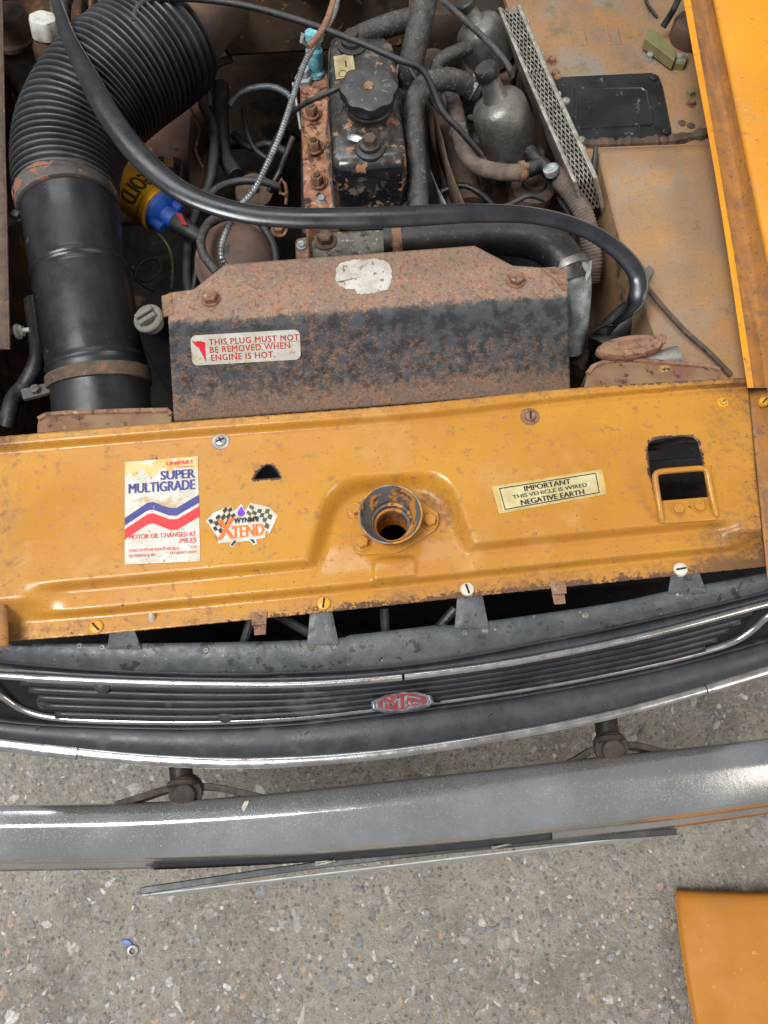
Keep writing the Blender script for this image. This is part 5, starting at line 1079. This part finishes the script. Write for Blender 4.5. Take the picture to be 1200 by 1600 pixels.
# ------------------------------------------------------------------ dark box added to block light in the gap under the panel
RA = thing('radiator', 'dark box added to block light in the gap above grille, with braces', 'radiator', (0, -0.02, 0.36))
part('core', MB().add([], []).box((0, -0.0, 0.47), (0.57, 0, 0), (0, 0.05, 0), (0, 0, 0.09)), M['void'], RA)
part('duct_floor', MB().grid(lambda s, q: Vector((lerp(-0.55, 0.55, s), lerp(-0.13, 0.10, q), 0.40)), 4, 4), M['void'], RA, solid=0.004)
for a, b in (((600, 950, 0.70), (604, 1010, 0.68)), ((712, 950, 0.70), (660, 1010, 0.67)), ((430, 960, 0.70), (520, 1010, 0.68)), ((395, 960, 0.7), (380, 1010, 0.68))):
    part('brace', MB().tube([P(*a), P(*b)], 0.006, 10), M['grille_black'], RA)
hose('hidden_cable', [(1000, 700, 0.70), (1030, 697, 0.71), (1062, 688, 0.70), (1110, 690, 0.69)], 6, 'hose', 'brown hose visible through the rectangular hole', 'hose')

# ------------------------------------------------------------------ grille
GR = thing('grille', 'black front grille with chrome strips, slats and red enamel badge', 'grille', P(600, 1100, 0.45))
g_top = ci([(-60, 1002), (0, 1006), (175, 1006), (350, 1004), (520, 998), (710, 977), (800, 966), (960, 942), (1045, 924), (1200, 895), (1260, 880)])
g_t2 = ci([(-60, 1022), (0, 1031), (150, 1044), (300, 1050), (420, 1050), (640, 1036), (900, 990), (1050, 958), (1200, 922), (1260, 905)])
s1 = ci([(-60, 1050), (0, 1056), (200, 1066), (400, 1070), (500, 1068), (628, 1058), (800, 1035), (1000, 995), (1200, 943), (1260, 926)])
s2 = ci([(40, 1114), (110, 1124), (300, 1128), (450, 1122), (580, 1108), (740, 1088), (900, 1062), (1050, 1031), (1140, 1008)])
s2x = ci([(-60, 1108), (40, 1120), (110, 1124), (300, 1128), (450, 1122), (580, 1108), (740, 1088), (900, 1062), (1050, 1031), (1200, 990), (1260, 970)])
lip = ci([(-60, 1152), (0, 1162), (120, 1176), (250, 1188), (400, 1192), (600, 1178), (800, 1148), (950, 1118), (1100, 1078), (1200, 1048), (1260, 1030)])
X0, X1 = -50, 1250
def band_(fa, za, fb, zb, n=120, m=4, bulge=0.0):
    def fn(s, q):
        x = lerp(X0, X1, s); y = lerp(fa(x), fb(x), q); return P(x, y, lerp(za, zb, q)+bulge*math.sin(math.pi*q))
    return MB().grid(fn, n, m)
part('header_strip', band_(lambda x: g_top(x)-(3 if 540 < x < 700 else 0), 0.735, g_t2, 0.722, 160, 8, 0.004), M['grille_top'], GR, solid=0.002, smooth=60)
part('header_return', band_(g_t2, 0.7215, lambda x: g_t2(x)+7, 0.700, 120, 3), M['grille_black'], GR, solid=0.002)
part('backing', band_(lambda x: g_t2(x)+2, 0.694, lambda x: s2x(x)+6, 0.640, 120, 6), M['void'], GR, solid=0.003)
part('frame_edge', band_(lambda x: g_t2(x)+5, 0.706, lambda x: s1(x)-3, 0.708, 120, 3, 0.002), M['grille_black'], GR, solid=0.002)
for q in ((480, 530, 958, 996), (710, 764, 930, 979), (1043, 1104, 903, 927), (168, 222, 990, 1006)):
    a, b, y0, y1 = q
    part('mounting_tab', MB().grid(lambda s, t: P(lerp(lerp(a+5, a, t), lerp(b-12, b, t), s), lerp(y0-8, g_top((a+b)/2)+8, t), lerp(0.748, 0.737, t)), 4, 6), M['grille_top'], GR, solid=0.002, bevel=0.0004)
for x, y in ((124, 1010), (160, 1012), (322, 1016), (487, 1011), (522, 1010), (726, 988), (758, 984), (915, 961), (1062, 927), (1092, 921)):
    p = P(x, y, 0.7335+0.003); kk = mpp(p); part('rivet', MB().lathe(p-Vector((0, 0, 0.002)), (0, 0, 1), [(6*kk, 0), (6*kk, 0.002), (3.6*kk, 0.0034), (2*kk, 0.0034), (1.8*kk, 0.002), (0.0002, 0.002)], 16), M['alloy'], GR)
# chrome strips: one rounded loop, split at the badge
def strip_tube(pts, rx, rz): 
    w = [P(*p) for p in pts]; return MB().tube(w, [(rx*mpp(q), rz*mpp(q)) for q in w], sect=[(math.cos(2*math.pi*k/12), math.sin(2*math.pi*k/12)) for k in range(12)], up=Vector((0, -0.3, 1)))
loopL = [(x, s1(x), 0.712) for x in range(628, -51, -20)]
loopR = [(x, s1(x), 0.712) for x in range(632, 1251, 20)]
part('chrome_strip', strip_tube(loopL, 5.4, 4.2), M['chrome'], GR, smooth=60); part('chrome_strip', strip_tube(loopR, 5.4, 4.2), M['chrome'], GR, smooth=60)
low = [tuple(a) for a in spline([(-34, 1060, 0.70), (-14, 1076, 0.69), (6, 1090, 0.675), (30, 1106, 0.662), (64, 1118, 0.656), (110, 1124, 0.655)], 6)]+[(x, s2(x), 0.655) for x in range(130, 1041, 20)]+[tuple(a) for a in spline([(1050, 1031, 0.655), (1100, 1018, 0.656), (1146, 1003, 0.66), (1176, 984, 0.672), (1198, 964, 0.688), (1225, 948, 0.70)], 6)]
part('chrome_strip', strip_tube(low, 5.4, 4.2), M['chrome'], GR, smooth=60)
# slats
for k in range(5):
    t = (k+0.55)/5.2
    def sl(s, q, t=t):
        x = lerp(lerp(25, 95, t), lerp(1185, 1090, t), s); y = lerp(s1(x), s2x(x), t+(-0.10+0.195*q)); z = lerp(0.700, 0.655, t)
        return P(x, y, z+(0.0045*sm(0.0, 0.35, q) if q < 0.5 else 0.0045-0.006*sm(0.5, 1, q)))
    part('slat', MB().grid(sl, 90, 7), M['grille_black'], GR, solid=0.0015, smooth=60)
for x, y in ((70, 1096), (160, 1072), (325, 1058), (352, 1117), (660, 1048)):
    p = P(x, y, 0.70 if y < 1090 else 0.664); kk = mpp(p); part('clip', MB().lathe(p, (0, -0.5, 1), [(13*kk, -0.004), (12*kk, 0.002), (8*kk, 0.004), (0.0005, 0.0045)], 16), M['grille_black'], GR)
# lower lip with chrome edge
part('lip_ledge', band_(lambda x: s2x(x)+3, 0.642, lambda x: s2x(x)+13, 0.652, 120, 4), M['grille_black'], GR, solid=0.002)
part('lip_panel', band_(lambda x: s2x(x)+13, 0.652, lambda x: lip(x)-5, 0.640, 160, 8, 0.006), M['grille_black'], GR, solid=0.002, smooth=60)
for xa, xb in ((-50, 121), (123, 1102), (1104, 1250)):
    n = max(6, int((xb-xa)/14)); pts = [(lerp(xa, xb, k/n), lip(lerp(xa, xb, k/n)), 0.642) for k in range(n+1)]
    w = [P(*p) for p in pts]; rr = [(lerp(9.5, 7.0, sm(100, 900, p[0]))*mpp(q)*(1 if 123 <= p[0] <= 1102 else 1.2), 4.5*mpp(q)) for p, q in zip(pts, w)]
    part('chrome_edge', MB().tube(w, rr, sect=[(math.cos(2*math.pi*k/14), math.sin(2*math.pi*k/14)) for k in range(14)], up=Vector((0, -0.2, 1))), M['chrome'], GR, smooth=60)
for x, y in ((62, 1139), (480, 1146), (766, 1118)): screw(GR, x, y, 0.651, 6, M['grille_black'], 0.5)
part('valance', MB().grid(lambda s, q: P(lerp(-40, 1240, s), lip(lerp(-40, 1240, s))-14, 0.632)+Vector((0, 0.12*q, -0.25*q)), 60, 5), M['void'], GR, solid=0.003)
# badge
bo = [(580, 1096), (602, 1086), (628, 1081), (652, 1081), (674, 1087), (677, 1097), (672, 1102), (655, 1108), (628, 1112), (600, 1112), (582, 1108)]
bz = 0.686
bcn = P(628, 1097, bz)
def brim(g, dz): return [bcn+(P(x, y, bz)-bcn)*g+Vector((0, 0, dz)) for x, y in bo][::-1]
BD = part('badge', MB().rings([brim(1.0, -0.012), brim(1.02, 0.0), brim(0.96, 0.002), brim(0.90, 0.002), brim(0.88, 0.0008)]), M['badge_silver'], GR, bevel=0.0004)
part('enamel', poly_mb(brim(0.80, 0.0014)), M['badge_red'], BD, smooth=0)
bf_ = quad_map([(594, 1085), (662, 1082), (664, 1106), (594, 1110)], lambda x, y: bz, 0.002)
t = MB()
def stroke(pts, wd=0.030):
    for a, b in zip(pts, pts[1:]):
        a, b = np.array(a, float), np.array(b, float); d = (b-a)/np.linalg.norm(b-a); nn = np.array((-d[1], d[0]))*wd*np.array((1, 2.0)); a = a-d*0.01; b = b+d*0.01
        t.add([bf_(*(a+nn)), bf_(*(b+nn)), bf_(*(b-nn)), bf_(*(a-nn))], [(0, 1, 2, 3)])
stroke([(0.08, 0.90), (0.10, 0.42), (0.25, 0.74), (0.43, 0.20), (0.43, 0.92)]); stroke([(0.92, 0.42), (0.76, 0.26), (0.58, 0.20), (0.58, 0.93), (0.90, 0.84), (0.91, 0.62), (0.74, 0.66)])
part('lettering', t, M['badge_silver'], BD, smooth=0)
part('badge_bracket', MB().grid(lambda s, q: P(lerp(572, 688, s), lerp(1066, 1100, q)-8*(s-0.5), 0.690-0.034*q), 6, 4), M['grille_black'], GR, solid=0.002)

# ------------------------------------------------------------------ bumper
BP = thing('bumper', 'dusty chrome front bumper blade speckled with dirt', 'bumper', P(600, 1290, 0.40))
b_t = ci([(-60, 1264), (0, 1262), (200, 1258), (400, 1245), (700, 1213), (900, 1190), (1200, 1157), (1260, 1150)])
b_b = ci([(-60, 1347), (0, 1346), (240, 1343), (500, 1331), (750, 1310), (900, 1294), (1030, 1281), (1200, 1258), (1260, 1250)])
prof = [(0.0, 0.478), (0.01, 0.494), (0.03, 0.4995), (0.12, 0.5025), (0.26, 0.5045), (0.33, 0.5052), (0.37, 0.5048), (0.45, 0.503), (0.60, 0.4995), (0.75, 0.4955), (0.86, 0.4918), (0.91, 0.489), (0.94, 0.483), (0.985, 0.465), (1.0, 0.445)]
pr = spline([p for p in prof], 3)
def bmp(s, q):
    x = lerp(-60, 1260, s); k = pr[int(round(q*(len(pr)-1)))]; return P(x, lerp(b_t(x), b_b(x), k[0]), k[1])
part('blade', MB().grid(bmp, 140, len(pr)), M['bumper'], BP, solid=0.003, smooth=60)
for xa, xb, mm in ((-60, 240, 'bumper'), (240.5, 862, 'grille_black'), (862.5, 1260, 'bumper')):
    part('under_flange', MB().grid(lambda s, q: P(lerp(xa, xb, s), b_b(lerp(xa, xb, s))-1+q*lerp(15, 13, s), lerp(0.449, 0.428, q)), 60, 4), M[mm], BP, solid=0.002)
for (bx_, by_), pts, lab in (((290, 1243), [(185, 1258), (225, 1246), (255, 1236), (290, 1230), (330, 1230), (365, 1236), (425, 1250)], 'rusty curved spring bracket holding bumper below the grille joint'),
                      ((955, 1174), [(845, 1207), (890, 1192), (925, 1172), (955, 1166), (990, 1166), (1030, 1176), (1065, 1186)], 'rusty curved spring bracket holding bumper nearer the orange wing')):
    o = thing('bumper_bracket', lab, 'bracket', P(bx_, by_, 0.42), 'bumper spring brackets')
    sp_ = spline([(x, y, 0.478) for x, y in pts], 6); w = [P(*a) for a in sp_]
    part('spring_leaf', MB().tube(w, [(0.0045, 0.016)]*len(w), sect=[(-1, -1), (1, -1), (1, 1), (-1, 1)], up=Vector((0, 0, 1))), M['mount_brown'], o, bevel=0.001)
    c = P(bx_, by_-6, 0.495); kk = mpp(c)
    part('bolt_head', MB().lathe(c, (0, -0.5, 1), [(26*kk, -0.01), (27*kk, 0), (26*kk, 0.004), (18*kk, 0.005), (17*kk, 0.012), (14*kk, 0.014), (8*kk, 0.0145)], 28), M['mount_brown'], o)
    part('post', MB().tube([P(bx_-4, by_-8, 0.49), P(bx_-8, by_-45, 0.49), P(bx_-10, by_-80, 0.49)], 0.016, 16), M['black_grime'], o)
    part('washer', MB().lathe(P(bx_-4, by_-22, 0.50), (0, -1, 0.1), [(18*kk, 0), (24*kk, 0.001), (24*kk, 0.006), (18*kk, 0.007)], 24), M['mount_brown'], o)
# ------------------------------------------------------------------ number plate seen from its upper edge
NP = thing('number_plate', 'scuffed number plate seen edge-on hanging below the bumper', 'number plate', P(640, 1345, 0.28))
pa, pb2 = P(222, 1397, 0.405), P(1048, 1299, 0.405); T = (pb2-pa); Ln = T.length; T.normalize(); Nf = Vector((T.y, -T.x, 0))
tilt = Vector((0, 0, -1))*0.11+Nf*0.010
def npf(off, th, dz):
    p = [pa+Nf*off+Vector((0, 0, dz)), pb2+Nf*off+Vector((0, 0, dz))]
    r = [p[0], p[1], p[1]+tilt, p[0]+tilt]; return MB().rings([r, [v+Nf*th for v in r]])
part('plate', npf(0, 0.0026, 0.0), M['plate_white'], NP, bevel=0.001)
bk = MB(); k0_, k1_ = P(222, 1389, 0.41), P(1052, 1297, 0.41)
bw = [k0_.lerp(k1_, k/30)+Vector((0, 0.009*math.sin(math.pi*k/30)-0.002, 0.003*math.sin(k*0.5))) for k in range(31)]
part('backing_bar', MB().tube(bw, [(0.0045, 0.010)]*31, sect=[(-1, -1), (1, -1), (1, 1), (-1, 1)], up=Vector((0, 0, 1))), M['grille_black'], NP, bevel=0.001)
for x, y in ((507, 1338), (782, 1311)):
    p = P(x, y, 0.432); kk = mpp(p); part('hanger', MB().box(p+Vector((0, 0, -0.004)), (16*kk, 2*kk, 0), (-1*kk, 12*kk, 0), (0, 0, 0.002)).box(p+Vector((0, -10*kk, -0.02)), (12*kk, 1.5*kk, 0), (0, 2*kk, 0), (0, 0, 0.02)), M['alloy'], NP, bevel=0.0008)
# ------------------------------------------------------------------ loose bonnet panel
BN = thing('loose_panel', 'loose ochre orange car panel with rounded edge lying on concrete', 'car panel', P(1140, 1500, 0.0))
el = ci([(1380, 1057), (1430, 1059), (1500, 1068), (1560, 1078), (1660, 1098)])
def bn(s, q):
    y = lerp(1389, 1700, s); x = lerp(el(y), 1330, q); z = 0.035+0.05*math.sin(min(1, q*1.2)*math.pi/2)-0.012*sm(0.04, 0.0, s)
    return P(x, y+5*math.sin(q*3), z)
part('skin', MB().grid(bn, 40, 30), M['orange_shaded'], BN, solid=0.0018, smooth=70)
part('folded_edge', MB().grid(lambda s, q: bn(s, 0)+Vector((0.016*q, 0, -0.033*q)), 40, 4).grid(lambda s, q: bn(0, s)+Vector((0, -0.012*q, -0.022*q)), 20, 4), M['orange_shaded'], BN, solid=0.0015, smooth=60)
# ------------------------------------------------------------------ litter on the concrete
p = P(208, 1485, 0.0); kk = mpp(p)
solo('washer', MB().lathe(p+Vector((0, 0, 0.003)), (0.1, -0.15, 1), [(4.5*kk, 0), (8.5*kk, 0), (8.5*kk, 0.0025), (7.5*kk, 0.0032), (5*kk, 0.0032), (4.5*kk, 0.0025), (4.5*kk, 0)], 24, (False, False)), M['zinc'], 'small steel washer on the concrete beside a blue chip', 'washer')
solo('plastic_chip', MB().slab([P(x, y, 0.005) for x, y in ((188, 1470), (200, 1468), (206, 1474), (204, 1481), (197, 1477))][::-1], 0.004), M['blue'], 'tiny blue plastic chip touching the steel washer', 'plastic chip', bevel=0.0006)
solo('flake', MB().slab([P(x, y, 0.508) for x, y in ((377, 1262), (382, 1252), (389, 1250), (387, 1257), (381, 1269))][::-1], 0.002), M['paper_patch'], 'small pale flake lying on the chrome bumper', 'flake', bevel=0.0004)
